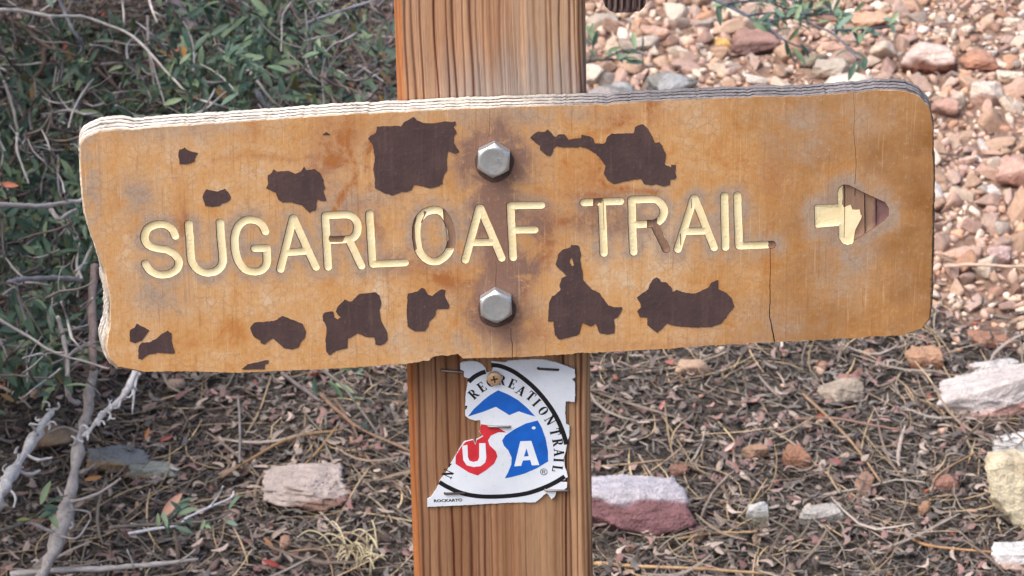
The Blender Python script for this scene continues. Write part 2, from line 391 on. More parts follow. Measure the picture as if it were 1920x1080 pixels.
for (dz, of), pc in zip(levels, plyc):
    jag = ragged*0.16*(0 if dz == 0 else 1)*(1+3*low_left) + rj.normal(0, 0.07, L)*(0 if dz == 0 else 1)
    rings.append(bw(outl + nrm*(grow*of + jag)[:, None], dz))
    nz = np.clip(pc + 0.20*np.convolve(rj.normal(size=L), np.ones(9)/3, 'same'), 0.08, 1.15)
    side_c = cg[None, :]*(1-0.75*right_m[:, None]) + np.array(S(140, 106, 72))[None, :]*0.75*right_m[:, None]
    top_c = side_c*(1-white_amt[:, None]) + cw[None, :]*white_amt[:, None]
    under = np.clip(sstep(0.2, -0.3, topness)*(1-left_m), 0, 1)[:, None]
    c = top_c*(1-under) + cb_*under
    if dz > -1: c = c*0.55 + np.array(S(205, 158, 100))*0.45
    rcol.append(c*nz[:, None])
nl = len(levels); EV = np.concatenate(rings); EC = np.concatenate(rcol)
k0 = np.arange(L); k1 = (k0+1) % L
EF = np.concatenate([np.stack([i*L+k0, i*L+k1, (i+1)*L+k1, (i+1)*L+k0], -1) for i in range(nl-1)])
EF = [tuple(f) for f in EF] + [tuple((nl-1)*L + k0)]

# ---------------------------------------------------------------- routed letters: strokes as centre lines in photo pixels turned into board millimetres
def smooth_path(P, n=5):
    P = np.array(P, float); out = []
    for i in range(len(P)-1):
        p0 = P[max(i-1, 0)]; p1 = P[i]; p2 = P[i+1]; p3 = P[min(i+2, len(P)-1)]
        for j in range(n):
            t_ = j/n
            out.append(0.5*((2*p1)+(-p0+p2)*t_+(2*p0-5*p1+4*p2-p3)*t_*t_+(-p0+3*p1-3*p2+p3)*t_**3))
    out.append(P[-1]); return np.array(out)
q2 = (240, 360, 1/6); q3 = (500, 360, 1/6); q4 = (750, 350, 1/6); q5 = (1060, 340, 1/6); q6 = (1340, 330, 0.1875)
LET = [
 ('S', q2, [('c', [(530, 500), (500, 430), (440, 380), (370, 365), (290, 378), (220, 420), (188, 490), (197, 560), (240, 608), (320, 636), (420, 652), (500, 690), (560, 750), (572, 810), (545, 872), (480, 917), (400, 935), (320, 925), (240, 880), (195, 810)])]),
 ('U', q2, [('c', [(683, 362), (697, 560), (708, 740), (730, 810), (790, 880), (870, 912), (960, 905), (1030, 860), (1066, 790), (1060, 650), (1045, 500), (1037, 345)])]),
 ('G', q2, [('c', [(1545, 450), (1520, 390), (1470, 340), (1390, 315), (1310, 328), (1240, 390), (1207, 480), (1200, 570), (1212, 680), (1248, 790), (1310, 870), (1400, 900), (1490, 888), (1545, 840), (1565, 770), (1560, 638)]), ('l', [(1560, 635), (1425, 640)])]),
 ('A', q3, [('l', [(155, 875), (297, 300)]), ('l', [(303, 300), (553, 852)]), ('l', [(230, 685), (445, 668)])]),
 ('R', q3, [('l', [(660, 270), (692, 848)]), ('c', [(662, 268), (780, 262), (900, 260), (970, 285), (1015, 345), (1022, 420), (1000, 490), (950, 530), (900, 537), (720, 545)]), ('l', [(930, 545), (1065, 835)])]),
 ('L', q3, [('l', [(1157, 245), (1192, 815)]), ('l', [(1192, 815), (1555, 800)])]),
 ('O', q4, [('c', [(380, 264), (290, 290), (220, 360), (187, 470), (190, 600), (215, 720), (270, 800), (340, 840), (410, 845), (480, 810), (545, 740), (575, 640), (573, 520), (550, 410), (490, 310), (430, 272), (381, 265)])]),
 ('A', q4, [('l', [(735, 830), (893, 245)]), ('l', [(905, 245), (1145, 808)]), ('l', [(810, 632), (1050, 628)])]),
 ('F', q4, [('l', [(1245, 222), (1272, 802)]), ('l', [(1247, 217), (1590, 212)]), ('l', [(1262, 493), (1515, 490)])]),
 ('T', q5, [('l', [(207, 243), (620, 228)]), ('l', [(413, 240), (436, 812)])]),
 ('R', q5, [('l', [(747, 215), (767, 800)]), ('c', [(747, 212), (870, 208), (1000, 205), (1060, 238), (1105, 300), (1110, 360), (1085, 420), (1030, 468), (960, 482), (780, 490)]), ('l', [(1000, 480), (1138, 765)])]),
 ('A', q5, [('l', [(1265, 770), (1445, 195)]), ('l', [(1458, 195), (1675, 750)]), ('l', [(1350, 568), (1590, 562)])]),
 ('I', q6, [('l', [(98, 202), (110, 718)])]),
 ('L', q6, [('l', [(228, 198), (246, 700)]), ('l', [(246, 703), (575, 690)])]),
]
BARE = [(6, Z(*q4, [(478, 250), (492, 390), (535, 500), (545, 600), (500, 700), (620, 705), (660, 600), (640, 430), (570, 310), (510, 250)])),
 (6, Z(*q4, [(190, 330), (100, 420), (100, 640), (150, 740), (190, 712), (172, 600), (165, 450)])),
 (6, Z(*q4, [(262, 280), (300, 290), (268, 360), (240, 420), (232, 410), (270, 330)])),
 (4, Z(*q3, [(712, 490), (890, 490), (872, 530), (850, 572), (715, 575), (696, 545), (700, 510)])),
 (9, Z(*q5, [(312, 180), (425, 180), (414, 235), (405, 262), (380, 250), (366, 270), (350, 300), (312, 300)])),
 (9, Z(*q5, [(418, 215), (428, 215), (440, 560), (434, 562), (424, 300)])),
 (10, Z(*q5, [(918, 420), (1035, 420), (1032, 480), (1060, 500), (1120, 640), (1200, 760), (1150, 830), (1080, 800), (950, 535), (918, 535)])),
 (11, Z(*q5, [(1288, 600), (1300, 590), (1304, 730), (1296, 732)])), (11, Z(*q5, [(1414, 210), (1422, 205), (1424, 310), (1415, 315)])),
 (13, Z(*q6, [(528, 640), (640, 630), (640, 740), (548, 740), (535, 705), (540, 680)]))]
arrow_px = Z(*q6, [(1000, 300), (1020, 290), (1232, 284), (1230, 170), (1245, 120), (1290, 90), (1345, 96), (1520, 185), (1700, 265), (1738, 320), (1736, 400), (1690, 450), (1550, 548), (1395, 648), (1375, 680), (1325, 692), (1275, 672), (1243, 620), (1240, 500), (1020, 520), (1006, 505)])
arrow_bare = Z(*q6, [(1288, 60), (1278, 140), (1282, 220), (1275, 285), (1300, 328), (1325, 312), (1362, 295), (1380, 345), (1420, 350), (1452, 345), (1462, 395), (1472, 402), (1468, 430), (1408, 545), (1388, 650), (1420, 720), (1800, 500), (1800, 230), (1345, 60)])
arrow_cracks = [Z(*q6, p) for p in ([(1296, 100), (1304, 100), (1306, 330), (1298, 630), (1292, 630), (1299, 330)], [(1402, 120), (1408, 120), (1404, 210), (1400, 210)], [(1494, 172), (1500, 175), (1508, 575), (1501, 580)], [(1610, 225), (1618, 230), (1618, 502), (1612, 508)])]
CRACKS = [[(1445, 455), (1444, 520), (1444, 560), (1443, 592), (1447, 612), (1452, 641)], [(958, 615), (958, 632), (961, 648), (960, 674)], [(918, 200), (918, 225), (917, 256)],
          [(1600, 172), (1602, 215), (1601, 250), (1605, 300), (1603, 345)], [(930, 490), (930, 545)]]

HWL = 1.78    # half stroke width, mm
poly = []     # (tag, points mm)
poly.append((('board',), outl))
steiner = []
letter_lines = []
def capsule(P, r):
    P = np.array(P); T = np.gradient(P, axis=0); T /= np.linalg.norm(T, axis=1)[:, None]
    N = np.stack([-T[:, 1], T[:, 0]], -1); lf = P+N*r; rt = (P-N*r)[::-1]
    a1 = math.atan2(*(T[-1][::-1])); a0 = math.atan2(*(T[0][::-1]))
    cap1 = [P[-1]+r*np.array([math.cos(a1+x), math.sin(a1+x)]) for x in np.linspace(math.pi/2, -math.pi/2, 9)[1:-1]]
    cap0 = [P[0]+r*np.array([math.cos(a0+x), math.sin(a0+x)]) for x in np.linspace(-math.pi/2, -3*math.pi/2, 9)[1:-1]]
    return np.concatenate([lf, cap1, rt, cap0])
for li, (ch, q, strokes) in enumerate(LET):
    lines = []
    for kind, P in strokes:
        px = Z(*q, P)
        P = np.array([bmm(*p) for p in px])
        P = smooth_path(P, 4) if kind == 'c' else densify(P, 2.2, False)
        if ch == 'O': P = P[:-1]
        P = P + rj.normal(0, 0.04, P.shape)
        lines.append(P)
        hwj = HWL + (0.05 if kind == 'c' else 0)
        if ch == 'O':
            T = np.roll(P, -1, 0)-np.roll(P, 1, 0); T /= np.linalg.norm(T, axis=1)[:, None]; N = np.stack([-T[:, 1], T[:, 0]], -1)
            hn = len(P)//2                     # a closed ring is laid as two overlapping open strokes
            for Q in (P[:hn+2], np.concatenate([P[hn:], P[:2]])):
                poly.append((('let', li), capsule(Q, hwj))); poly.append((('gap',), capsule(Q + np.array([-.10, .14]), hwj + .20)))
        else:
            poly.append((('let', li), capsule(P, hwj)))
            poly.append((('gap',), capsule(P + np.array([-.10, .14]), hwj + .20)))
            T = np.gradient(P, axis=0); T /= np.linalg.norm(T, axis=1)[:, None]; N = np.stack([-T[:, 1], T[:, 0]], -1)
        for f in (0, .45, -.45, .8, -.8): steiner += list(P+N*hwj*f)
    letter_lines.append(lines)
for li, pg in BARE: poly.append((('bare', li), np.array([bmm(*p) for p in pg])))
ar = np.array([bmm(*p) for p in arrow_px]); AL = len(LET)
poly.append((('gap',), ar*1.0 + (ar-ar.mean(0))/np.linalg.norm(ar-ar.mean(0), axis=1)[:, None]*.2 + np.array([-.1, .14])))
poly.append((('let', AL), densify(ar, 1.5)))
poly.append((('bare', AL), densify(np.array([bmm(*p) for p in arrow_bare]), 2)))
for c in arrow_cracks: poly.append((('acrack',), np.array([bmm(*p) for p in c])))
for c, cwid in zip(CRACKS, (1, .6, .35, .35, .4)):
    P = smooth_path(np.array([bmm(*p) for p in c]), 5); P[:, 0] += rj.normal(0, 0.06, len(P))
    T = np.gradient(P, axis=0); T /= np.linalg.norm(T, axis=1)[:, None]; N = np.stack([-T[:, 1], T[:, 0]], -1)
    wv = cwid*np.linspace(0.12, 0.30, len(P))[:, None]
    poly.append((('crack',), np.concatenate([P+N*wv, (P-N*wv)[::-1]])))
# a fine spread of points so stains can be carried on the face
g = np.stack(np.meshgrid(np.arange(-215, 215, 2.3), np.arange(-62, 105, 2.3)), -1).reshape(-1, 2) + rj.uniform(-.6, .6, (187*73, 2))[:187*73] if False else None
gu, gv = np.meshgrid(np.arange(-212, 212, 1.6), np.arange(-60, 105, 1.6)); g = np.stack([gu.ravel(), gv.ravel()], -1); g = g + rj.uniform(-.5, .5, g.shape)
def inside(P, pg):
    x, y = P[:, 0], P[:, 1]; r = np.zeros(len(P), bool); j = len(pg)-1
    for i in range(len(pg)):
        xi, yi = pg[i]; xj, yj = pg[j]
        c = ((yi > y) != (yj > y)) & (x < (xj-xi)*(y-yi)/(yj-yi+1e-12)+xi); r ^= c; j = i
    return r
def seg_dist(P, lines, closed=False):
    best = np.full(len(P), 1e9)
    for Ln in lines:
        A = Ln[:-1]; B = Ln[1:]
        if closed: A = Ln; B = np.roll(Ln, -1, 0)
        for a, b in zip(A, B):
            ab = b-a; t_ = np.clip(((P-a)@ab)/(ab@ab+1e-12), 0, 1)
            best = np.minimum(best, np.linalg.norm(P-(a+t_[:, None]*ab), axis=1))
    return best
g = g[inside(g, outl - nrm*0.6)]
VI = []; FI = []; tags = []
def ccw(P):
    P = np.asarray(P, float); x, y = P[:, 0], P[:, 1]
    return P if (x*np.roll(y, -1)-np.roll(x, -1)*y).sum() > 0 else P[::-1]
for tg, P in poly:
    P = ccw(P); b0 = len(VI); VI += [Vector((float(p[0]), float(p[1]))) for p in P]; FI.append(list(range(b0, b0+len(P)))); tags.append(tg)
VI += [Vector((float(p[0]), float(p[1]))) for p in steiner] + [Vector((float(p[0]), float(p[1]))) for p in g]
cv, ce, cf, ov, oe, of_ = delaunay_2d_cdt(VI, [], FI, 0, 1e-4)
cv = np.array([(v.x, v.y) for v in cv])
grp = []      # 'f' front, ('p',li) paint, ('b',li) bare, 'c' crack
tri = []
for f, orig in zip(cf, of_):
    tg = [tags[i] for i in orig]
    if ('board',) not in tg: continue
    lets = [x[1] for x in tg if x[0] == 'let']
    if lets:
        li = lets[0]
        if ('acrack',) in tg: gname = ('k', li)
        elif ('bare', li) in tg: gname = ('b', li)
        else: gname = ('p', li)
    elif ('crack',) in tg: gname = ('k', -1)
    elif ('gap',) in tg: gname = ('g', -1)
    else: gname = ('f', 0)
    f = list(f)
    a, b, c = cv[f[0]], cv[f[1]], cv[f[2]]
    if (b[0]-a[0])*(c[1]-a[1])-(b[1]-a[1])*(c[0]-a[0]) < 0: f = f[::-1]
    tri.append(f); grp.append(gname)
need = {}
for f, gname in zip(tri, grp):
    for v in f: need.setdefault(gname, set()).add(v)
zof = {}
for gname, vs in need.items():
    vs = np.array(sorted(vs)); P = cv[vs]; k, li = gname
    if k == 'f': z = np.zeros(len(vs))
    elif k == 'k' and li < 0: z = np.full(len(vs), -1.6)
    elif k == 'g': z = np.full(len(vs), -0.85)
    else:
        if li < AL:
            d = seg_dist(P, letter_lines[li], closed=(LET[li][0] == 'O')); z = -(0.32 + 0.62*np.sqrt(np.clip(1-(d/(HWL+.1))**2, 0, 1)))
        else:
            d = seg_dist(P, [ar], closed=True); z = -(0.34 + 0.55*np.sqrt(np.clip(d/2.2, 0, 1)))
        if k == 'b': z = z - 0.35
        if k == 'k': z = z - 1.6
    for v, zz in zip(vs, z): zof[(gname, v)] = zz
edge_use = {}
for i, f in enumerate(tri):
    for a, b in ((f[0], f[1]), (f[1], f[2]), (f[2], f[0])): edge_use.setdefault((min(a, b), max(a, b)), []).append((i, a, b))
class MB:
    def __init__(s): s.v = []; s.f = []; s.m = []; s.ix = {}; s.uv = []
    def vert(s, v, z, key):
        k = (v, key)
        if k not in s.ix: s.ix[k] = len(s.v); s.v.append((cv[v][0], cv[v][1], z))
        return s.ix[k]
bb = MB(); lb = {}
for f, gname in zip(tri, grp):
    tgt = lb.setdefault(gname[1], MB()) if gname[0] == 'p' else bb
    tgt.f.append([tgt.vert(v, zof[(gname, v)], gname) for v in f]); tgt.m.append({'f': 0, 'k': 2, 'b': 3, 'p': 0, 'g': 1}[gname[0]])
for e, us in edge_use.items():
    if len(us) != 2: continue
    (i, a, b), (j, _, _) = us
    gi, gj = grp[i], grp[j]
    if gi == gj: continue
    za, zb, ya, yb = zof[(gi, a)], zof[(gi, b)], zof[(gj, a)], zof[(gj, b)]
    if abs(za-ya)+abs(zb-yb) < 1e-6: continue
    front = gi[0] in 'fg' or gj[0] in 'fg'
    tgt = bb
    if not front:
        pl = [x for x in (gi, gj) if x[0] == 'p']
        if pl: tgt = lb[pl[0][1]]
    n0 = len(tgt.v); tgt.v += [(*cv[a], za), (*cv[b], zb), (*cv[b], yb), (*cv[a], ya)]
    tgt.f.append([n0+3, n0+2, n0+1, n0]); tgt.m.append(1 if tgt is bb else 0)

sign = empty('trail_sign', O)
tag(sign, 'tilted orange-brown trail sign board with peeling brown paint, routed cream letters and arrow', 'sign')
bv = np.array(bb.v); P = bv[:, :2]
allL = [l for ls in letter_lines for l in ls]
dl = np.minimum(seg_dist(P, [l[::3] if len(l) > 12 else l[[0, -1]] for l in allL]), np.where(inside(P, ar), 0, seg_dist(P, [ar], True)))
def gauss(spots):
    r = np.zeros(len(P))
    for x, y, sx, sy, k in spots:
        c = bmm(x, y); r = np.maximum(r, k*np.exp(-(((P[:, 0]-c[0])/(sx*.25))**2 + ((P[:, 1]-c[1])/(sy*.25))**2)))
    return r
grey = np.clip(np.exp(-(np.clip(dl-1, 0, 99)/4.5)**2)*0.85, 0, 1)
grey = np.maximum(grey, gauss([(330, 240, 140, 30, .5), (255, 375, 40, 45, .75), (300, 545, 60, 50, .6), (1500, 240, 60, 70, .4), (1590, 470, 45, 80, .7), (1600, 215, 70, 60, .3), (1450, 620, 70, 40, .4), (700, 250, 60, 40, .3), (980, 215, 200, 22, .5), (170, 330, 22, 120, .6), (620, 300, 40, 70, .6), (660, 380, 70, 30, .6), (1160, 420, 220, 40, .35), (900, 640, 200, 30, .35)]))
rust = gauss([(625, 275, 35, 60, .9), (650, 240, 30, 40, .7), (600, 320, 30, 50, .5), (850, 525, 60, 22, .9), (780, 495, 60, 26, .6), (1020, 455, 26, 70, .9), (1060, 415, 45, 14, 1.), (1180, 220, 60, 22, .7), (1110, 330, 60, 60, .5), (1220, 200, 18, 26, .8), (1000, 620, 60, 40, .4), (690, 420, 50, 40, .6), (750, 300, 30, 80, .4), (340, 400, 12, 60, .8), (1450, 340, 30, 40, .4), (1110, 365, 60, 12, .7), (990, 480, 22, 40, .7), (1240, 648, 200, 9, .35), (1500, 634, 160, 7, .3)])
tide = [[(1000, 500), (1008, 468), (1030, 432), (1065, 412), (1110, 410), (1135, 425)], [(1060, 268), (1120, 252), (1180, 226), (1225, 195)], [(600, 262), (604, 300), (640, 310), (660, 300), (668, 340), (650, 352), (625, 402)],
 [(770, 505), (830, 520), (880, 530), (902, 548)], [(1130, 288), (1124, 330), (1140, 350), (1180, 356), (1230, 362)], [(700, 252), (690, 300), (692, 352)], [(985, 470), (1000, 500), (985, 540), (980, 580)], [(655, 245), (650, 275), (662, 300)], [(400, 300), (470, 290), (540, 300), (590, 290)], [(360, 470), (350, 420), (338, 380)]]
tl_ = [np.array([bmm(*p) for p in smooth_path(np.array(t0, float), 4)]) for t0 in tide]
for t0 in tl_[:8]: rust = np.maximum(rust, 0.95*np.exp(-(seg_dist(P, [t0])/1.5)**2))
for t0 in tl_[8:]: rust = np.maximum(rust, 0.5*np.exp(-(seg_dist(P, [t0])/1.6)**2))
purp = gauss([(925, 300, 62, 62, .95), (930, 395, 45, 90, .8), (945, 520, 40, 60, .95), (930, 575, 55, 52, .95), (955, 620, 30, 50, .4), (985, 500, 30, 50, .6), (935, 240, 30, 30, .4), (1000, 420, 40, 40, .5), (1130, 410, 60, 30, .5), (1590, 400, 40, 40, .4), (930, 470, 25, 60, .6)])
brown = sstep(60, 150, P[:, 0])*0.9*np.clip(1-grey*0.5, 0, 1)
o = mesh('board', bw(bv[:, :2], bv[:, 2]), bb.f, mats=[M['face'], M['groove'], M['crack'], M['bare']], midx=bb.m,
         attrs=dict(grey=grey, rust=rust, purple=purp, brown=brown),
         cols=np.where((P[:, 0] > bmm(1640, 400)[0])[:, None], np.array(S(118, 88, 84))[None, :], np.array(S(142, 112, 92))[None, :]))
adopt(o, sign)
o = mesh('board_edge', EV, EF, M['plyedge'], cols=EC); adopt(o, sign); o['label'] = 'splintered whitened layered edge'
for li, mbq in sorted(lb.items()):
    v = np.array(mbq.v)
    o = mesh('arrow' if li == AL else 'letter', bw(v[:, :2], v[:, 2]), mbq.f, M['cream'])
    adopt(o, sign)

# ---------------------------------------------------------------- flakes of old brown paint
z1 = (130, 140, 1/3.6); z2 = (600, 140, 1/3.6); z3 = (1000, 140, 1/3.6); z5 = (130, 420, 1/3.6); z6 = (560, 420, 1/3.6); z7 = (960, 420, 1/3.6)
PATCH = [
 (z1, [(735, 520), (745, 508), (778, 492), (795, 508), (825, 520), (868, 528), (850, 560), (845, 585), (795, 602), (745, 602), (740, 560)]),
 (z1, [(898, 825), (915, 785), (925, 772), (945, 778), (970, 785), (1000, 787), (1020, 780), (1050, 770), (1070, 790), (1090, 825), (1082, 845), (1060, 862), (1030, 868), (1015, 885), (975, 888), (915, 883), (908, 850)]),
 (z1, [(1328, 765), (1340, 740), (1340, 680), (1365, 660), (1378, 637), (1400, 655), (1480, 650), (1525, 668), (1560, 655), (1585, 622), (1600, 645), (1655, 638), (1690, 660), (1715, 710), (1720, 745), (1728, 765), (1715, 785), (1735, 848), (1700, 852), (1670, 838), (1665, 915), (1640, 918), (1620, 930), (1600, 910), (1570, 880), (1500, 860), (1440, 862), (1410, 840), (1392, 795)]),
 (z1, [(1710, 405), (1735, 385), (1760, 405)]),
 (z2, [(325, 430), (345, 410), (375, 395), (385, 350), (530, 345), (545, 352), (565, 320), (600, 305), (632, 285), (650, 305), (700, 325), (750, 330), (850, 315), (885, 320), (912, 315), (918, 335), (900, 350), (925, 390), (905, 410), (900, 455), (940, 520), (915, 532), (865, 515), (855, 560), (858, 640), (830, 690), (825, 735), (790, 755), (740, 765), (690, 752), (635, 742), (610, 785), (545, 792), (490, 815), (430, 795), (370, 765), (372, 700), (360, 640), (370, 560), (355, 470)]),
 (z3, [(-20, 425), (0, 400), (30, 385), (80, 385), (95, 370), (115, 385), (135, 415), (155, 418), (165, 403), (210, 403), (240, 438), (320, 428), (325, 405), (375, 415), (405, 430), (415, 465), (480, 465), (500, 420), (530, 398), (680, 395), (685, 355), (710, 340), (740, 335), (770, 360), (800, 410), (820, 460), (850, 455), (870, 480), (895, 540), (885, 605), (930, 625), (930, 608), (962, 608), (958, 660), (968, 690), (950, 705), (925, 705), (920, 740), (880, 755), (830, 738), (790, 745), (745, 735), (730, 700), (700, 705), (610, 720), (540, 738), (500, 710), (475, 665), (490, 615), (460, 575), (420, 530), (370, 500), (310, 482), (300, 490), (180, 490), (160, 480), (135, 495), (130, 520), (115, 550), (85, 540), (45, 505), (45, 478), (10, 455)]),
 (z5, [(408, 715), (440, 698), (455, 672), (490, 692), (538, 715), (520, 745), (490, 785), (445, 802), (410, 790)]),
 (z5, [(468, 822), (490, 802), (540, 798), (600, 765), (625, 740), (665, 720), (688, 735), (688, 780), (712, 865), (700, 875), (600, 868), (530, 880), (490, 912), (465, 908)]),
 (z5, [(1220, 700), (1250, 662), (1310, 662), (1390, 650), (1440, 620), (1475, 635), (1530, 655), (1575, 675), (1597, 725), (1590, 765), (1560, 800), (1545, 830), (1510, 845), (1450, 838), (1410, 800), (1375, 770), (1345, 785), (1315, 812), (1292, 800), (1290, 785), (1250, 765), (1230, 730)]),
 (z5, [(1165, 978), (1205, 945), (1260, 935), (1320, 920), (1345, 920), (1340, 940), (1320, 945), (1318, 978), (1200, 980)]),
 (z6, [(160, 625), (170, 602), (195, 592), (232, 590), (240, 630), (262, 645), (285, 628), (262, 608), (250, 588), (262, 560), (310, 510), (350, 525), (375, 505), (410, 470), (440, 470), (520, 460), (545, 485), (558, 530), (545, 580), (555, 650), (600, 740), (600, 780), (580, 805), (545, 820), (520, 810), (510, 765), (450, 760), (400, 735), (350, 765), (330, 770), (330, 835), (250, 855), (205, 885), (188, 860), (180, 790), (190, 720), (185, 680), (165, 650)]),
 (z6, [(735, 470), (800, 455), (830, 430), (850, 440), (870, 475), (900, 485), (940, 455), (965, 440), (990, 445), (985, 485), (1018, 550), (1008, 572), (930, 572), (920, 620), (880, 655), (875, 690), (850, 722), (780, 722), (735, 690), (728, 600)]),
 (z7, [(300, 285), (295, 270), (315, 200), (345, 170), (395, 158), (398, 140), (450, 145), (465, 200), (460, 250), (475, 320), (480, 380), (540, 440), (590, 465), (650, 550), (690, 562), (745, 562), (735, 595), (710, 630), (685, 640), (695, 680), (690, 735), (640, 745), (590, 735), (565, 670), (530, 690), (475, 665), (455, 735), (440, 750), (380, 765), (315, 778), (290, 745), (278, 655), (242, 655), (250, 530), (270, 490), (290, 480), (330, 440), (318, 420), (335, 365), (370, 350), (345, 325)]),
 (z7, [(843, 495), (870, 475), (920, 440), (930, 405), (955, 370), (975, 358), (995, 370), (1005, 392), (1040, 392), (1080, 435), (1085, 460), (1110, 445), (1150, 458), (1210, 470), (1240, 468), (1325, 430), (1345, 395), (1390, 375), (1393, 440), (1440, 460), (1480, 500), (1500, 555), (1480, 580), (1410, 670), (1350, 692), (1240, 698), (1150, 692), (1090, 685), (1045, 670), (1010, 705), (980, 735), (950, 710), (912, 680), (912, 632), (865, 628), (845, 590), (870, 560), (862, 530)]),
]
def flat_shape(P, holes=(), steps=None):
    'triangles of a polygon with holes -> verts 2d, tris, boundary loops'
    P = ccw(P); VI = [Vector((float(x), float(y))) for x, y in P]; FI = [list(range(len(P)))]
    for h in holes:
        h = ccw(h); b0 = len(VI); VI += [Vector((float(x), float(y))) for x, y in h]; FI.append(list(range(b0, b0+len(h))))
    if steps is not None: VI += [Vector((float(x), float(y))) for x, y in steps]
    v, e, f, _, _, of2 = delaunay_2d_cdt(VI, [], FI, 0, 1e-5)
    v = np.array([(a.x, a.y) for a in v]); T = []
    for t_, og in zip(f, of2):
        if og == [0]:
            a, b, c = (v[i] for i in t_)
            T.append(list(t_) if (b[0]-a[0])*(c[1]-a[1])-(b[1]-a[1])*(c[0]-a[0]) > 0 else list(t_)[::-1])
    return v, T
def slab(name, P, z0, z1, mat, holes=(), edge_mat=None, place=bw, steps=None, zfun=None, cols=None):
    'flat piece with thickness: top at z1, walls down to z0'
    v, T = flat_shape(P, holes, steps)
    eu = {}
    for t_ in T:
        for a, b in ((t_[0], t_[1]), (t_[1], t_[2]), (t_[2], t_[0])): eu[(a, b)] = 1
    zt = np.full(len(v), z1) if zfun is None else z1 + zfun(v)
    n = len(v); V = np.concatenate([place(v, zt), place(v, np.full(n, z0) if zfun is None else z0 + zfun(v))])
    F = [tuple(t_) for t_ in T]; mi = [0]*len(F)
    for (a, b) in eu:
        if (b, a) not in eu: F.append((b, a, a+n, b+n)); mi.append(1)
    return mesh(name, V, F, mats=[mat, edge_mat or mat], midx=mi)
def rough_poly(P, st, j, r):
    Q = densify(np.asarray(P), st); T = np.roll(Q, -1, 0)-np.roll(Q, 1, 0); T /= np.linalg.norm(T, axis=1)[:, None]+1e-9
    return Q + np.stack([-T[:, 1], T[:, 0]], -1)*r.normal(0, j, (len(Q), 1))
for q, pg in PATCH:
    P = rough_poly([bmm(*p) for p in Z(*q, pg)], 0.9, 0.08, rj)
    hole = []
    if q is z7 and pg[0] == (300, 285): hole = [np.array([bmm(*p) for p in Z(*z7, [(400, 222), (410, 245), (418, 280), (405, 284), (390, 262), (388, 245)])])]
    o = slab('paint_patch', P, 0.0, 0.32, M['brown'], hole, M['brownedge']); adopt(o, sign)

# ---------------------------------------------------------------- bolts
def bolt(px, py, seed, mark):
    c = bmm(px, py, 6); rf = 29.3*0.25/math.cos(R(30))*1.0
    V = []; F = []
    rot = R(90 + (3 if seed else -3))
    hexp = [np.array([math.cos(rot+R(60*k)), math.sin(rot+R(60*k))]) for k in range(6)]
    N = 48; base = []; mids = []
    def hexr(a):
        a = (a-rot) % R(60) - R(30); return rf*math.cos(R(30))/math.cos(a)
    ri = rf*math.cos(R(30))*0.93
    angs = sorted(set([rot+2*math.pi*k/N for k in range(N)]))
    rings_ = []
    for kind in range(6):
        ring = []
        for a in angs:
            hr = hexr(a); d = np.array([math.cos(a), math.sin(a)])
            if kind == 0: r_, z = hr, 0.3
            elif kind == 1: r_, z = hr, 5.9 - (hr-ri)*0.75
            elif kind == 2: r_, z = ri, 6.25
            elif kind == 3: r_, z = ri*0.90, 6.35
            elif kind == 4: r_, z = ri*0.6, 6.28
            else: r_, z = ri*0.25, 6.25
            ring.append((*(c+d*r_), z))
        rings_.append(ring); V += ring
    for k in range(5):
        for i in range(N): F.append((k*N+i, k*N+(i+1) % N, (k+1)*N+(i+1) % N, (k+1)*N+i))
    F.append(tuple(5*N+i for i in range(N)))
    V = np.array(V)
    o = mesh('bolt', bw(V[:, :2], V[:, 2]), F, M['zinc']); adopt(o, sign)
    # shadow round the head, painted as a dark ring shifted right and down
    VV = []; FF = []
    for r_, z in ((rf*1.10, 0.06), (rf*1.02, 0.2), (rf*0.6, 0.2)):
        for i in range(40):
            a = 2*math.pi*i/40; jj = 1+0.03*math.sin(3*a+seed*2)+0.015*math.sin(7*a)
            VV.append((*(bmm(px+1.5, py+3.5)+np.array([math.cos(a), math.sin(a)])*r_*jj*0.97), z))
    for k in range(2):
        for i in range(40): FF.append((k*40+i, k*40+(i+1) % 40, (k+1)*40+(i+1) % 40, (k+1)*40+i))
    VV = np.array(VV); w_ = mesh('shadow_ring', bw(VV[:, :2], VV[:, 2]), FF, M['boltshadow']); w_.parent = o; w_.matrix_parent_inverse = (o.matrix_parent_inverse @ Matrix.Translation(sign.location)).inverted() if False else Matrix.Identity(4)
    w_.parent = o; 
    if mark:
        for (x0, y0, x1, y1) in mark:
            a = c+np.array([x0, y0]); b = c+np.array([x1, y1]); d = (b-a)/np.linalg.norm(b-a); nn = np.array([-d[1], d[0]])*0.16
            m_ = slab('stamped_mark', [a-nn, b-nn, b+nn, a+nn], 6.2, 6.55, M['zinc']); m_.parent = o
    return o
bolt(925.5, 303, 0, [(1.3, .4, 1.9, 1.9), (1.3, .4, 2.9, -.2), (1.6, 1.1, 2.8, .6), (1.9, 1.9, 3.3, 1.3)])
bolt(930, 577, 1, [])

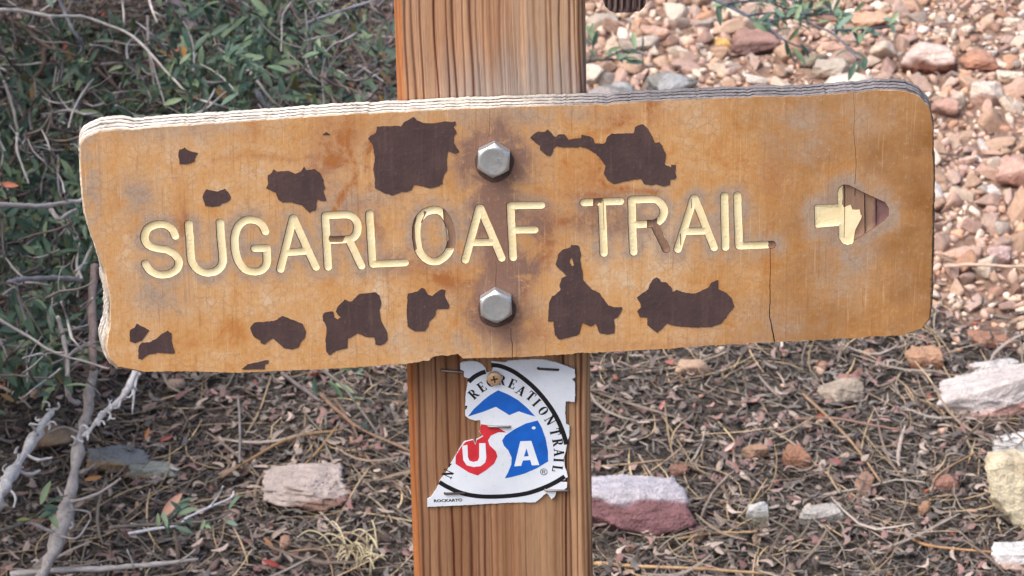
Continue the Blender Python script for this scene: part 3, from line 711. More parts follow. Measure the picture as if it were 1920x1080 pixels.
# ================================================================ TORN TRAIL MARKER
PN = PF + 0.9
def pmm(px, py): return bmm(px, py, PN)
def zp(pts): return [pmm(740+x*0.2963, 650+y*0.2963) for x, y in pts]
mk = empty('trail_marker', bw(zp([(640, 600)])[0], PN)[0])
tag(mk, 'torn white triangular trail marker with blue and red emblem stapled to the post', 'trail marker')
plate_px = [(415, 105), (432, 96), (480, 92), (520, 97), (555, 115), (575, 138), (578, 160), (590, 168), (612, 160), (622, 140), (618, 115), (610, 90), (650, 97), (700, 100), (720, 88), (800, 82), (870, 80), (960, 85), (1040, 102), (1140, 137), (1142, 188), (1122, 200), (1142, 225), (1140, 345), (1082, 343), (1080, 420), (1085, 490), (1105, 500), (1105, 560), (1092, 600), (1084, 650), (1072, 700), (1076, 760), (1090, 790), (1095, 820), (1078, 838), (1040, 852), (1092, 858), (1090, 888), (1060, 908), (1025, 908), (1010, 950), (990, 962), (975, 935), (960, 925), (920, 960), (890, 985), (800, 987), (600, 995), (400, 1003), (207, 1012), (207, 965), (225, 955), (265, 900), (285, 850), (330, 790), (360, 730), (385, 690), (420, 630), (440, 602), (498, 588), (510, 618), (518, 588), (560, 565), (536, 540), (546, 520), (541, 465), (510, 468), (470, 456), (447, 440), (446, 380), (450, 300), (460, 240), (470, 200), (440, 190), (437, 155), (416, 140)]
def wave(v):
    c0 = zp([(640, 600)])[0]; x = (v[:, 0]-c0[0]); y = (v[:, 1]-c0[1])
    return 0.35*np.sin(x*0.11+1)*np.cos(y*0.09) + 0.0009*np.clip(x-10, 0, 99)**2 + 0.4*sstep(28, 42, y)*np.sin(x*0.2)
steps = np.stack(np.meshgrid(np.arange(-45, 45, 3.0), np.arange(-50, 50, 3.0)), -1).reshape(-1, 2) + zp([(640, 600)])[0]
Pp = rough_poly(zp(plate_px), 0.8, 0.07, rj)
st_in = steps[inside(steps, Pp)]
place = bw
o = slab('plate', Pp, PN-0.9, PN, M['plate'], steps=st_in, zfun=wave); adopt(o, mk)
def printed(name, P, mat, lift=0.07, holes=(), st=0.8):
    P = densify(np.asarray(P, float), st); s2 = steps[inside(steps, P)]
    o = slab(name, P, PN+0.0, PN+lift, mat, holes, steps=s2, zfun=wave); adopt(o, mk); return o
def band(px, w_):
    P = smooth_path(np.array(zp(px)), 4); T = np.gradient(P, axis=0); T /= np.linalg.norm(T, axis=1)[:, None]; N = np.stack([-T[:, 1], T[:, 0]], -1)
    return np.concatenate([P+N*w_/2, (P-N*w_/2)[::-1]])
BW_ = 2.25
printed('border_ring', band([(612, 118), (660, 122), (720, 142), (780, 176), (870, 248), (940, 322), (1000, 405), (1045, 490), (1076, 575), (1086, 618)], BW_), M['ink'])
printed('border_ring', band([(282, 856), (340, 889), (430, 927), (530, 946), (640, 950), (760, 942), (860, 922), (960, 884), (1030, 848), (1076, 818)], BW_), M['ink'])
printed('border_ring', band([(468, 222), (500, 194), (540, 172), (575, 160)], BW_), M['ink'])
printed('emblem_mountain', zp([(464, 442), (500, 395), (560, 340), (605, 305), (655, 277), (720, 304), (780, 338), (840, 388), (890, 441), (840, 427), (785, 408), (725, 432), (640, 380), (560, 411)]), M['blue'])
printed('emblem_blue_field', zp([(680, 592), (700, 560), (760, 520), (830, 485), (905, 466), (930, 510), (955, 580), (970, 660), (971, 725), (900, 768), (820, 803), (740, 825), (697, 833), (715, 800), (738, 745), (740, 700), (720, 655), (692, 625)]), M['blue'])
printed('emblem_red_field', zp([(547, 490), (600, 497), (660, 514), (706, 540), (655, 540), (610, 560), (590, 590), (600, 622), (640, 660), (650, 692), (630, 738), (580, 780), (525, 815), (470, 796), (385, 742), (386, 692), (423, 632), (450, 603), (496, 590), (510, 622), (520, 590), (562, 565), (538, 540)]), M['red'])
printed('emblem_letter', zp([(427, 628), (460, 622), (464, 700), (474, 722), (500, 730), (526, 722), (535, 700), (535, 610), (574, 610), (580, 700), (573, 732), (545, 755), (500, 761), (455, 750), (434, 718)]), M['white'], 0.14)
printed('emblem_letter', zp([(795, 597), (865, 595), (915, 748), (868, 750), (858, 716), (812, 719), (800, 753), (757, 756)]), M['white'], 0.14, holes=[np.array(zp([(834, 642), (818, 694), (849, 692)]))])
for x, y in ((880, 513),): printed('emblem_dot', zp([(x+13*math.cos(a), y+9*math.sin(a)) for a in np.linspace(0, 6.28, 11)[:-1]]), M['white'], 0.14, st=3)
# bold serif capitals: strokes (x0,y0,x1,y1,width) in a unit cell, y up
def bar(a, b, w_):
    a = np.array(a, float); b = np.array(b, float); d = (b-a)/np.linalg.norm(b-a); n = np.array([-d[1], d[0]])*w_/2
    return [a-n, b-n, b+n, a+n]
def arcp(cx, cy, rx, ry, a0, a1, w0, w1, n=14):
    o_, i_ = [], []
    for k in range(n+1):
        a = R(a0+(a1-a0)*k/n); wk = w0 + (w1-w0)*abs(math.cos(a))
        o_.append((cx+rx*math.cos(a), cy+ry*math.sin(a))); i_.append((cx+(rx-wk)*math.cos(a), cy+(ry-wk*0.75)*math.sin(a)))
    return o_ + i_[::-1]
TK, TN, SF = .24, .09, .075
def serif(x, y, w_=.36): return bar((x-w_/2, y), (x+w_/2, y), SF)
GL = {
 'I': [bar((.3, .03), (.3, .97), TK), serif(.3, .04), serif(.3, .96)],
 'L': [bar((.25, .03), (.25, .97), TK), serif(.25, .96), bar((.08, .04), (.72, .04), SF), bar((.69, .0), (.69, .3), .09)],
 'T': [bar((.4, .03), (.4, .97), TK), serif(.4, .04), bar((.03, .95), (.77, .95), .1), bar((.06, .7), (.06, 1), .08), bar((.74, .7), (.74, 1), .08)],
 'E': [bar((.22, .03), (.22, .97), TK), bar((.04, .04), (.7, .04), SF), bar((.04, .96), (.68, .96), SF), bar((.67, .0), (.67, .28), .09), bar((.65, .74), (.65, 1), .09), bar((.22, .51), (.52, .51), .08), bar((.5, .38), (.5, .64), .07)],
 'R': [bar((.22, .03), (.22, .97), TK), serif(.2, .04, .38), bar((.04, .96), (.45, .96), SF), arcp(.42, .74, .3, .26, -90, 90, .08, .24), bar((.22, .51), (.45, .51), .08), bar((.42, .5), (.68, .06), .2), serif(.72, .04, .26)],
 'A': [bar((.12, .03), (.40, .98), .09), bar((.38, .98), (.68, .03), .23), bar((.2, .33), (.58, .33), .08), serif(.1, .04, .3), serif(.68, .04, .34)],
 'N': [bar((.16, .03), (.16, .97), .09), bar((.14, .97), (.70, .05), .23), bar((.72, .0), (.72, .97), .09), serif(.14, .96, .28), serif(.16, .04, .3), serif(.72, .96, .3)],
 'C': [arcp(.42, .5, .4, .5, 40, 320, .08, .25, 18), bar((.72, .66), (.72, .98), .09), bar((.72, .02), (.72, .3), .06)],
 'O': [arcp(.42, .5, .4, .5, -2, 181, .08, .25, 14), arcp(.42, .5, .4, .5, 179, 362, .08, .25, 14)],
}
def glyph(ch, zx, zy, ang, h=68):
    'serif capital centred at a plate point, turned clockwise by ang degrees'
    c = np.array(zp([(zx, zy)])[0]); H = h*0.2963*0.25; a = R(-ang); rot = np.array([[math.cos(a), -math.sin(a)], [math.sin(a), math.cos(a)]])
    VI = []; FI = []
    for st in GL[ch]:
        P = (np.array(st)-np.array([.4, .5]))*H*np.array([0.92, 1]); P = P@rot.T + c
        P = ccw(P)
        b0 = len(VI); VI += [Vector((float(x), float(y))) for x, y in P]; FI.append(list(range(b0, b0+len(P))))
    v, e, f, _, _, of2 = delaunay_2d_cdt(VI, [], FI, 0, 1e-5)
    v = np.array([(q_.x, q_.y) for q_ in v]); T = [list(t_) for t_, og in zip(f, of2) if og]
    T = [t_ if np.cross(v[t_[1]]-v[t_[0]], v[t_[2]]-v[t_[0]]) > 0 else t_[::-1] for t_ in T]
    o = mesh('printed_letter', bw(v, PN + 0.09 + wave(v)), T, M['ink']); adopt(o, mk)
for ch, x, y, a in [('R', 498, 300, -43), ('E', 552, 255, -34), ('C', 606, 225, -22), ('R', 676, 213, 10), ('E', 747, 237, 22), ('A', 800, 278, 33), ('T', 862, 312, 38), ('I', 902, 357, 45), ('O', 940, 404, 50), ('N', 984, 464, 58),
                    ('T', 1015, 540, 75), ('R', 1032, 604, 80), ('A', 1040, 668, 88), ('I', 1038, 722, 92), ('L', 1030, 770, 96), ('N', 336, 805, -64)]:
    glyph(ch, x, y, a)
printed('printed_letter', zp([(447, 372), (460, 374), (456, 392), (447, 398)]), M['ink'], st=3)
printed('printed_letter', zp([(338, 760), (350, 740), (362, 742), (352, 752), (346, 764)]), M['ink'], st=3)
def text_mesh(name, s, zx, zy, zh, ang, mat, bold=0.0, sx=1.0):
    cu = bpy.data.curves.new(name, 'FONT'); cu.body = s; cu.size = 1.0; cu.offset = bold; cu.resolution_u = 3
    to = bpy.data.objects.new(name, cu); col.objects.link(to); dg = bpy.context.evaluated_depsgraph_get()
    me = bpy.data.meshes.new_from_object(to.evaluated_get(dg)); bpy.data.objects.remove(to)
    v = np.array([x.co[:2] for x in me.vertices]); F_ = [tuple(p.vertices) for p in me.polygons]; bpy.data.meshes.remove(me)
    k = zh*0.2963*0.25/0.7; v = v*np.array([k*sx, k]); a = R(-ang)
    v = v@np.array([[math.cos(a), -math.sin(a)], [math.sin(a), math.cos(a)]]).T + np.array(zp([(zx, zy)])[0])
    o = mesh(name, bw(v, PN+0.10+wave(v)), F_, mat); adopt(o, mk); return o
text_mesh('printed_word', 'ROCKART®', 247, 982, 19, -2.5, M['ink'], 0.03, 1.28)
text_mesh('registered_mark', '®', 921, 812, 46, -2, M['ink'], 0.0)
def tubepath(P, r, sides=6):
    P = np.array(P, float); n = len(P); V = []
    rr = np.broadcast_to(r, (n,))
    T = np.gradient(P, axis=0); T /= np.linalg.norm(T, axis=1)[:, None]+1e-12
    ref = np.array([0, 0, 1.0]) if abs(T.mean(0)[2]) < 0.8 else np.array([1.0, 0, 0])
    A = np.cross(T, ref); A /= np.linalg.norm(A, axis=1)[:, None]+1e-12; B = np.cross(T, A)
    for k in range(sides):
        a = 2*math.pi*k/sides; V.append(P + (A*math.cos(a)+B*math.sin(a))*rr[:, None])
    V = np.stack(V, 1).reshape(-1, 3)
    F_ = [(i*sides+k, i*sides+(k+1) % sides, (i+1)*sides+(k+1) % sides, (i+1)*sides+k) for i in range(n-1) for k in range(sides)]
    F_ += [tuple(range(sides))[::-1], tuple((n-1)*sides+k for k in range(sides))]
    return V, F_
for (x0, y0, x1, y1, m, lift) in ((828, 694, 868, 697, 'steel', 0.5), (1009, 690, 1047, 692, 'darksteel', 1.0), (915, 798, 956, 799, 'steel', 1.1), (834, 924, 872, 923, 'darksteel', 1.0), (1022, 917, 1064, 918, 'steel', 1.3)):
    a = pmm(x0, y0); b = pmm(x1, y1); z = PN+lift
    P = np.concatenate([bw(a, z-2.2), bw(a, z-0.3), bw(a*0.96+b*0.04, z), bw(a*.5+b*.5, z+0.05), bw(a*0.04+b*0.96, z), bw(b, z-0.3), bw(b, z-2.2)])
    V, F_ = tubepath(P, 0.00056, 6); o = mesh('staple', V, F_, M[m], smooth=True); adopt(o, mk)
# brass countersunk screw with a cross slot
sc = pmm(927, 708); V = []; F_ = []; N = 40
for r_, z in ((3.5, 0.4), (3.55, 1.4), (3.2, 1.9), (2.2, 2.25), (1.2, 2.3)):
    for i in range(N): V.append((sc[0]+r_*math.cos(2*math.pi*i/N), sc[1]+r_*math.sin(2*math.pi*i/N), PN+z))
for k in range(4):
    for i in range(N): F_.append((k*N+i, k*N+(i+1) % N, (k+1)*N+(i+1) % N, (k+1)*N+i))
F_.append(tuple(4*N+i for i in range(N))); V = np.array(V)
scr = mesh('screw', bw(V[:, :2], V[:, 2]), F_, M['brass'], smooth=False); adopt(scr, mk)
ca, sa = math.cos(R(12)), math.sin(R(12)); q_ = [(-.42, .42), (-.35, 1.75), (.35, 1.75), (.42, .42), (1.75, .35), (1.75, -.35), (.42, -.42), (.35, -1.75), (-.35, -1.75), (-.42, -.42), (-1.75, -.35), (-1.75, .35)][::-1]
o = slab('cross_slot', [(sc[0]+x*ca-y*sa, sc[1]+x*sa+y*ca) for x, y in q_], PN+2.0, PN+2.36, mat_plain('slot_dark', S(72, 56, 34), .8, .1)); o.parent = scr  # dark brown cross laid on the head as the slot

# a second dark wooden piece whose lower end hangs into the picture beside the post
def slatpt(px, py): return bmm(px, py, -10)
a = slatpt(1131, -8); P = [slatpt(*p) for p in [(1131, -420), (1131, -8), (1134, 2), (1142, 10), (1152, 14), (1180, 14), (1198, 11), (1206, 6), (1210, -4), (1211, -420)]]
P = densify(np.array(P)[::-1], 1.2); P = P + rj.normal(0, .06, P.shape)
sl_ = empty('hanging_slat', bw(np.array(slatpt(1170, -200)), -10)[0]); tag(sl_, 'dark weathered wooden slat with rounded lower end, hanging at top beside the post', 'slat')
v, T_ = flat_shape(P, steps=(lambda s: s[inside(s, P)])(np.stack(np.meshgrid(np.arange(P[:, 0].min(), P[:, 0].max(), 0.7), np.arange(P[:, 1].min(), P[:, 1].max(), 3)), -1).reshape(-1, 2)))
zz = -2.0 + 0.5*np.sin(v[:, 0]*2.3) + 0.3*np.sin(v[:, 0]*5+v[:, 1]*.2); n = len(v)
eu = {(x, y): 1 for t_ in T_ for x, y in ((t_[0], t_[1]), (t_[1], t_[2]), (t_[2], t_[0]))}
F_ = [tuple(t_) for t_ in T_] + [(b, a_, a_+n, b+n) for (a_, b) in eu if (b, a_) not in eu]
sc_ = np.where((np.sin(v[:, 0]*2.3)+0.5*np.sin(v[:, 0]*5) > 0.1)[:, None], np.array(S(112, 92, 88))[None], np.array(S(56, 42, 40))[None])
adopt(mesh('slat', np.concatenate([bw(v, zz), bw(v, zz*0-14)]), F_, M['slat'], cols=np.concatenate([sc_, sc_])), sl_)
# its crosspiece, fixed over the face of the post above the picture
c0 = slatpt(1131, -330); c1 = slatpt(930, -330)
V = bw(np.array([(c1[0]-30, c1[1]-14), (c0[0]+24, c0[1]-14), (c0[0]+24, c0[1]+14), (c1[0]-30, c1[1]+14)]*2), np.array([-1.2]*4+[-14.5]*4) - 4.5)
adopt(mesh('crosspiece', V, [(0, 1, 2, 3), (7, 6, 5, 4), (0, 4, 5, 1), (1, 5, 6, 2), (2, 6, 7, 3), (3, 7, 4, 0)], M['slat'], cols=np.tile(S(90, 72, 66), (8, 1))), sl_)

# ================================================================ STONES
def ico(n):
    t_ = (1+5**.5)/2
    V = [(-1, t_, 0), (1, t_, 0), (-1, -t_, 0), (1, -t_, 0), (0, -1, t_), (0, 1, t_), (0, -1, -t_), (0, 1, -t_), (t_, 0, -1), (t_, 0, 1), (-t_, 0, -1), (-t_, 0, 1)]
    F_ = [(0, 11, 5), (0, 5, 1), (0, 1, 7), (0, 7, 10), (0, 10, 11), (1, 5, 9), (5, 11, 4), (11, 10, 2), (10, 7, 6), (7, 1, 8), (3, 9, 4), (3, 4, 2), (3, 2, 6), (3, 6, 8), (3, 8, 9), (4, 9, 5), (2, 4, 11), (6, 2, 10), (8, 6, 7), (9, 8, 1)]
    V = [np.array(v)/np.linalg.norm(v) for v in V]
    for _ in range(n):
        c = {}; NF = []
        def m_(a, b):
            k = (min(a, b), max(a, b))
            if k not in c: v = V[a]+V[b]; V.append(v/np.linalg.norm(v)); c[k] = len(V)-1
            return c[k]
        for a, b, d in F_:
            x, y, z = m_(a, b), m_(b, d), m_(d, a); NF += [(a, x, z), (b, y, x), (d, z, y), (x, y, z)]
        F_ = NF
    return np.array(V), np.array(F_)
ICO = {n: ico(n) for n in (1, 2, 3, 4)}
def lump(n, r, planes=11, lo=0.5, hi=0.92, box=0.0, noise=0.0):
    'angular broken stone: a ball cut by random planes'
    D, F_ = ICO[n]; N = r.normal(size=(planes, 3))
    if box: N = np.concatenate([N, np.array([[0, 0, 1], [0, 0, -1], [1, .1, .1], [-1, .1, 0], [0, 1, .1], [0, -1, .2]]) + r.normal(0, .13, (6, 3))])
    N /= np.linalg.norm(N, axis=1)[:, None]
    d = r.uniform(lo, hi, len(N))
    if box: d[-6:] = r.uniform(.55, .68, 6)
    dots = D@N.T; rad = np.min(np.where(dots > 1e-3, d/np.maximum(dots, 1e-3), 9), axis=1); rad = np.minimum(rad, 1.0)
    V = D*rad[:, None]
    if noise:
        for k in range(5 if n > 3 else 3):
            f = r.normal(size=(3, 3))*(2.2*2**k); ph = r.uniform(0, 6, 3)
            V = V + noise/(1.7**k)*np.sin(V@f.T+ph)*0.6
    V = V/np.abs(V).max(0)
    return V, F_
def rotz(a): c, s = math.cos(a), math.sin(a); return np.array([[c, -s, 0], [s, c, 0], [0, 0, 1.0]])
def roty(a): c, s = math.cos(a), math.sin(a); return np.array([[c, 0, s], [0, 1, 0], [-s, 0, c]])
stones_xy = []        # occupied ground discs
def hero(name, x0, y0, x1, y1, ca, cb2, label, cat='rock', seed=0, tilt=0.0, yaw=0.0, box=1, split=0.0, deep=0.75, soft=0.25, n=4, group=None, cc=None):
    'a single stone whose outline fills the given picture box'
    r = np.random.default_rng(100+seed); cx, cy = (x0+x1)/2, (y0+y1)/2
    dist = gdist(cx, cy); s = dist*PXM; rx = (x1-x0)/2*s; hv = (y1-y0)*s
    ry = rx*deep; rz = max((hv - 2*ry*0.40*0.62)/2/0.93, hv*0.30); 
    V, F_ = lump(n, r, 9, .50, .92, box, 0.05)
    for kk in range(4):
        dd = r.normal(size=3)*(2.5+2.2*kk); w1 = V@dd + r.uniform(0, 6) + 1.5*np.sin(V@(r.normal(size=3)*3)); V = V*(1 - 0.16/(1+kk*.7)*np.clip(np.abs(np.sin(w1)), 0, .55)[:, None])
    V = V/np.abs(V).max(0)
    ca = np.array(ca); cb2 = np.array(cb2)
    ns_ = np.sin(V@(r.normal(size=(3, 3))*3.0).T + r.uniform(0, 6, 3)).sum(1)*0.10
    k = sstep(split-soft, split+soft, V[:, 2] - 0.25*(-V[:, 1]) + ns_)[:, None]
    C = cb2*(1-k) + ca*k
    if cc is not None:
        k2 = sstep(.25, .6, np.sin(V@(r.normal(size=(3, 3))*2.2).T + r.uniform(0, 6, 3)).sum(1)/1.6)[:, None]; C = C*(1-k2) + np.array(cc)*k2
    V = (V*np.array([rx, ry, rz]))@roty(tilt).T@rotz(yaw).T
    g0 = gpt(cx, cy); p = CAM + (g0-CAM)*1.0
    # seat it: bottom a little below ground; slide along the ground so that the outline's middle falls at cy
    zc = rz*0.52
    base_px = gpt(cx, cy + zc*0.93/s*0.9)
    c = base_px + np.array([0, 0, zc])
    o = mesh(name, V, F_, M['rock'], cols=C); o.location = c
    stones_xy.append((c[0], c[1], rx*0.95, ry*0.95)); tag(o, label, cat, group); return o
PK = S(205, 172, 158); WH = S(214, 204, 198); LIL = S(188, 178, 184); PUR = S(120, 84, 88); ORG = S(168, 108, 70); TAN = S(192, 150, 122); MAU = S(136, 108, 100); BLU = S(128, 138, 142); BRN = S(110, 78, 62)
TANF = TAN; TAN = 18.0/120.0
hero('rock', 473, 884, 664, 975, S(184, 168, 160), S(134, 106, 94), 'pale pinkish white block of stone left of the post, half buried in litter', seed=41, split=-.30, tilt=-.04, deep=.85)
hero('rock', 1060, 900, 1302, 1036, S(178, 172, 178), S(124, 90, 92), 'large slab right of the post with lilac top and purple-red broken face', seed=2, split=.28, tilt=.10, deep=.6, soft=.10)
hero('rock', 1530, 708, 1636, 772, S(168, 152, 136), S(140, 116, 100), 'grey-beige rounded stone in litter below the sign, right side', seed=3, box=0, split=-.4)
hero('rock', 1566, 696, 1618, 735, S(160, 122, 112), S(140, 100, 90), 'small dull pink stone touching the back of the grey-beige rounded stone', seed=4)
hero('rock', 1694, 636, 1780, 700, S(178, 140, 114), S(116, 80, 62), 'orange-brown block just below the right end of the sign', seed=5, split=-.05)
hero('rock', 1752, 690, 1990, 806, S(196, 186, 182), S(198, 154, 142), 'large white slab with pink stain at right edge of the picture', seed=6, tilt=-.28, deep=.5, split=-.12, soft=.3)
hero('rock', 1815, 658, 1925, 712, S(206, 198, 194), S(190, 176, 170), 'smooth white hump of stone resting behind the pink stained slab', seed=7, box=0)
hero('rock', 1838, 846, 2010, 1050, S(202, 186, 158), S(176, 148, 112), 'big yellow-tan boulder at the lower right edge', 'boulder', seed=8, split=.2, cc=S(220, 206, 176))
hero('rock', 1846, 1032, 1990, 1100, S(216, 210, 206), S(190, 160, 146), 'white angular stone at the bottom right corner', seed=9)
hero('rock', 1846, 828, 1980, 872, S(206, 204, 200), S(160, 152, 146), 'thin grey-white slab lying behind the yellow-tan boulder', seed=10, tilt=-.15)
hero('rock', 1486, 968, 1584, 1016, S(172, 166, 160), S(120, 114, 110), 'flat pale grey stone with pointed right end near the bottom', seed=11, tilt=-.12, deep=.5)
hero('rock', 1396, 960, 1444, 1022, S(188, 186, 182), S(130, 124, 110), 'small upright grey-white stone right of the lilac slab', seed=12, deep=.5)
hero('rock', 1380, 850, 1441, 892, S(160, 128, 106), S(124, 96, 80), 'orange triangular stone right of the post, left one of two orange stones', seed=13, deep=.5)
hero('rock', 1458, 856, 1520, 912, S(152, 112, 90), S(114, 82, 66), 'deep rust orange stone right of the orange triangular stone', seed=14)
hero('rock', 1248, 884, 1298, 912, S(138, 102, 88), S(108, 80, 72), 'flat rust-brown stone just above the lilac slab', seed=15)
hero('rock', 1716, 958, 1742, 1002, S(156, 122, 100), S(134, 102, 84), 'small upright orange pebble left of the yellow-tan boulder', 'pebble', seed=16, n=3)
hero('rock', 1808, 608, 1906, 640, S(160, 120, 100), S(104, 70, 58), 'long flat brown-pink stone right of the sign, above the white hump', seed=17, tilt=.06)
hero('rock', 1680, 78, 1794, 148, S(214, 190, 178), S(110, 72, 58), 'big pinkish white block with dark underside above the sign corner', seed=18, split=-.1)
hero('rock', 1790, 84, 1874, 134, S(192, 146, 122), S(160, 112, 92), 'red-orange block right of the pinkish white block', seed=19)
hero('rock', 1362, 44, 1468, 108, S(166, 132, 120), S(124, 96, 90), 'mauve-brown wedge of stone behind the leafy sprig', seed=20, split=.2)
hero('rock', 1338, 62, 1372, 94, S(218, 178, 116), S(200, 156, 100), 'small yellow cube-like stone left of the mauve-brown wedge', seed=21, n=3)
hero('rock', 1196, 120, 1310, 190, S(140, 138, 133), S(110, 108, 104), 'blue-grey lichen covered rock behind the top edge of the sign', seed=22, box=0, cc=S(160, 160, 160))
hero('rock', 1096, 142, 1206, 200, S(140, 138, 133), S(110, 108, 104), 'blue-grey rough rock against the right side of the post', seed=23, box=0, cc=S(170, 160, 156))
hero('rock', 1236, 128, 1292, 168, S(150, 154, 154), S(114, 116, 118), 'small blue-grey lump on top of the lichen covered rock', seed=50, n=3, cc=S(130, 140, 144))
hero('rock', 1140, 138, 1192, 176, S(146, 150, 150), S(108, 112, 114), 'small blue-grey lump between the post and the lichen covered rock', seed=51, n=3, cc=S(180, 174, 170))
hero('rock', 1492, 96, 1556, 134, S(140, 130, 112), S(92, 80, 70), 'grey oval stone below the leafy sprig', seed=24, box=0, n=3, tilt=-.3)
hero('rock', 1514, 108, 1606, 168, S(186, 172, 156), S(150, 128, 112), 'pale speckled grey-green rock behind the sign top, right of the oval stone', seed=25)
hero('rock', 1584, 20, 1664, 62, S(206, 168, 140), S(150, 110, 88), 'tan block of stone at the top right of the leafy sprig', seed=26)
hero('rock', 1816, 146, 1884, 206, S(222, 204, 188), S(170, 136, 120), 'bright white faced stone right of the sign upper corner', seed=27)
hero('rock', 1866, 118, 1930, 152, S(220, 204, 184), S(176, 146, 124), 'pale cream flat stone at the right edge near the top', seed=28)
hero('rock', 1862, 286, 1960, 364, S(206, 166, 150), S(160, 118, 104), 'large pink angular block at the right edge beside the sign', seed=29)
hero('rock', 1848, 452, 1900, 500, S(204, 174, 166), S(150, 120, 112), 'pale lilac-pink stone right of the sign middle', seed=30)
hero('rock', 658, 150, 712, 196, S(196, 180, 170), S(150, 134, 128), 'pale stone among the shrub leaves left of the post', seed=31)
hero('rock', 36, 786, 150, 852, S(150, 128, 106), S(120, 96, 80), 'beige-brown rounded stone behind the lichen branch at lower left', seed=32, box=0)
hero('rock', 150, 826, 285, 884, S(124, 126, 128), S(150, 124, 98), 'slate blue slab with tan lower edge at lower left', seed=33, tilt=.12, deep=.5, split=0)
hero('rock', 232, 856, 344, 898, S(148, 150, 142), S(140, 118, 96), 'thin grey-green slab right of the slate blue slab', seed=34, tilt=.05, deep=.4, split=-.2)
hero('rock', 1740, 905, 1800, 945, S(150, 112, 98), S(120, 86, 76), 'dull red-brown stone half buried left of the yellow-tan boulder', seed=35, n=3)
hero('rock', 1200, 36, 1262, 70, S(204, 166, 146), S(140, 104, 88), 'long pinkish tan stone above the blue-grey rocks', seed=36, n=3)
hero('rock', 1745, 175, 1800, 225, S(196, 158, 142), S(140, 106, 92), 'dusty pink wedge touching the upper right corner of the sign', seed=37, n=3)

# ---- rubble: the largest stones one by one, the rest as gravel
PAL = [('pink', (202, 168, 150)), ('pink', (210, 180, 164)), ('tan', (194, 160, 136)), ('tan', (204, 174, 150)), ('mauve', (178, 146, 132)), ('pink', (190, 158, 144)), ('cream', (218, 198, 178)), ('cream', (224, 206, 188)), ('brown', (160, 126, 108)), ('grey', (182, 166, 154)), ('orange', (196, 152, 124)), ('white', (226, 214, 204)), ('pink', (204, 168, 148)), ('tan', (190, 156, 132)), ('cream', (214, 190, 168)), ('pink', (196, 164, 146)), ('tan', (200, 168, 144)), ('pink', (206, 176, 158))]
rr = np.random.default_rng(21)
def shard(n, r):
    'flat-faced broken chip'
    D, F_ = ICO[n]; k = r.integers(5, 8); N = r.normal(size=(k, 3)); N = np.concatenate([N, [[.1, 0, 1], [0, .1, -1]]]) ; N = N + r.normal(0, .12, N.shape)
    N /= np.linalg.norm(N, axis=1)[:, None]; d = r.uniform(.30, .75, len(N)); dots = D@N.T
    rad = np.minimum(np.min(np.where(dots > 1e-3, d/np.maximum(dots, 1e-3), 9), axis=1), 1.25); V = D*rad[:, None]; V = V - (V.max(0)+V.min(0))/2
    if n > 2: V = V + 0.02*np.sin(V@(r.normal(size=(3, 3))*5).T)
    return V/np.abs(V).max(0), F_
templ = [mesh('stone', *shard(3, rr), M['stone']) for _ in range(24)]
tmesh = [o.data for o in templ]
for o in templ: bpy.data.objects.remove(o)
cells = {}
def occupied(x, y, r, k=0.62):
    for (a, b, ra, rb) in stones_xy[:60]:
        if ((x-a)/(ra+r*.6))**2 + ((y-b)/(rb+r*.6))**2 < 1: return True
    ix, iy = int(x/0.05), int(y/0.05)
    for i in (ix-1, ix, ix+1):
        for j in (iy-1, iy, iy+1):
            for (a, b, q) in cells.get((i, j), ()):
                if (x-a)**2+(y-b)**2 < ((q+r)*k)**2: return True
    return False
def claim(x, y, r): cells.setdefault((int(x/0.05), int(y/0.05)), []).append((x, y, r))
rub = []     # x, y, r, squash, colour index
sizes = np.concatenate([rr.uniform(.013, .019, 34), rr.uniform(.0095, .013, 230), rr.uniform(.0065, .0095, 900), rr.uniform(.0042, .0065, 2400), rr.uniform(.0028, .0042, 4600), rr.uniform(.0018, .0028, 6500)])
for r_ in sizes:
    for _ in range(9):
        x = rr.uniform(-0.05, 0.78); y = rr.uniform(0.6, 2.0)
        wt, px, py = rubble_w(np.array(x), np.array(y))
        lim = wt if r_ < .008 else wt*(py < 520)
        if px > 1600 and py < 90 and r_ > .0075 and rr.random() < .8: continue
        if rr.random() > lim+0.012: continue
        if occupied(x, y, r_): continue
        claim(x, y, r_); rub.append((x, y, r_, float(px), float(py))); break
vis = [s for s in rub if -40 < s[3] < 1960 and -40 < s[4] < 1120 and not (140 < s[3] < 1765 and 215 < s[4] < 660 and s[3] < 1735)]
# the sign hides what lies inside its outline
vis = [s for s in vis if not (180 < s[3] < 1730 and 250-0.055*s[3]+15 < s[4] < 690-0.04*s[3]-10)]
vis.sort(key=lambda s: -s[2]); solo = vis[:265]; solo_set = set(id(s) for s in solo)
LM = [(1735, 115, 'the pinkish white block'), (1830, 110, 'the red-orange block'), (1415, 75, 'the mauve-brown wedge'), (1250, 150, 'the blue-grey lichen rock'), (1525, 115, 'the grey oval stone'), (1850, 175, 'the bright white faced stone'), (1900, 325, 'the large pink block'), (1875, 476, 'the pale lilac-pink stone'), (1230, 52, 'the long pinkish tan stone'), (1860, 620, 'the long flat brown-pink stone'), (1110, 60, 'the post edge'), (1755, 400, 'the right end of the sign'), (1625, 40, 'the tan block'), (1900, 30, 'the top right corner')]
def where(px, py):
    d = [((px-a)**2+(py-b)**2, a, b, n_) for a, b, n_ in LM]; _, a, b, n_ = min(d)
    dx, dy = px-a, py-b
    return ('right of ' if dx > 0 else 'left of ') + n_ if abs(dx) > abs(dy) else ('below ' if dy > 0 else 'above ') + n_
seen = {}; ordn = ['', 'second ', 'third ', 'fourth ', 'fifth ', 'sixth ', 'seventh ', 'eighth ', 'ninth ', 'tenth ']
entries = []
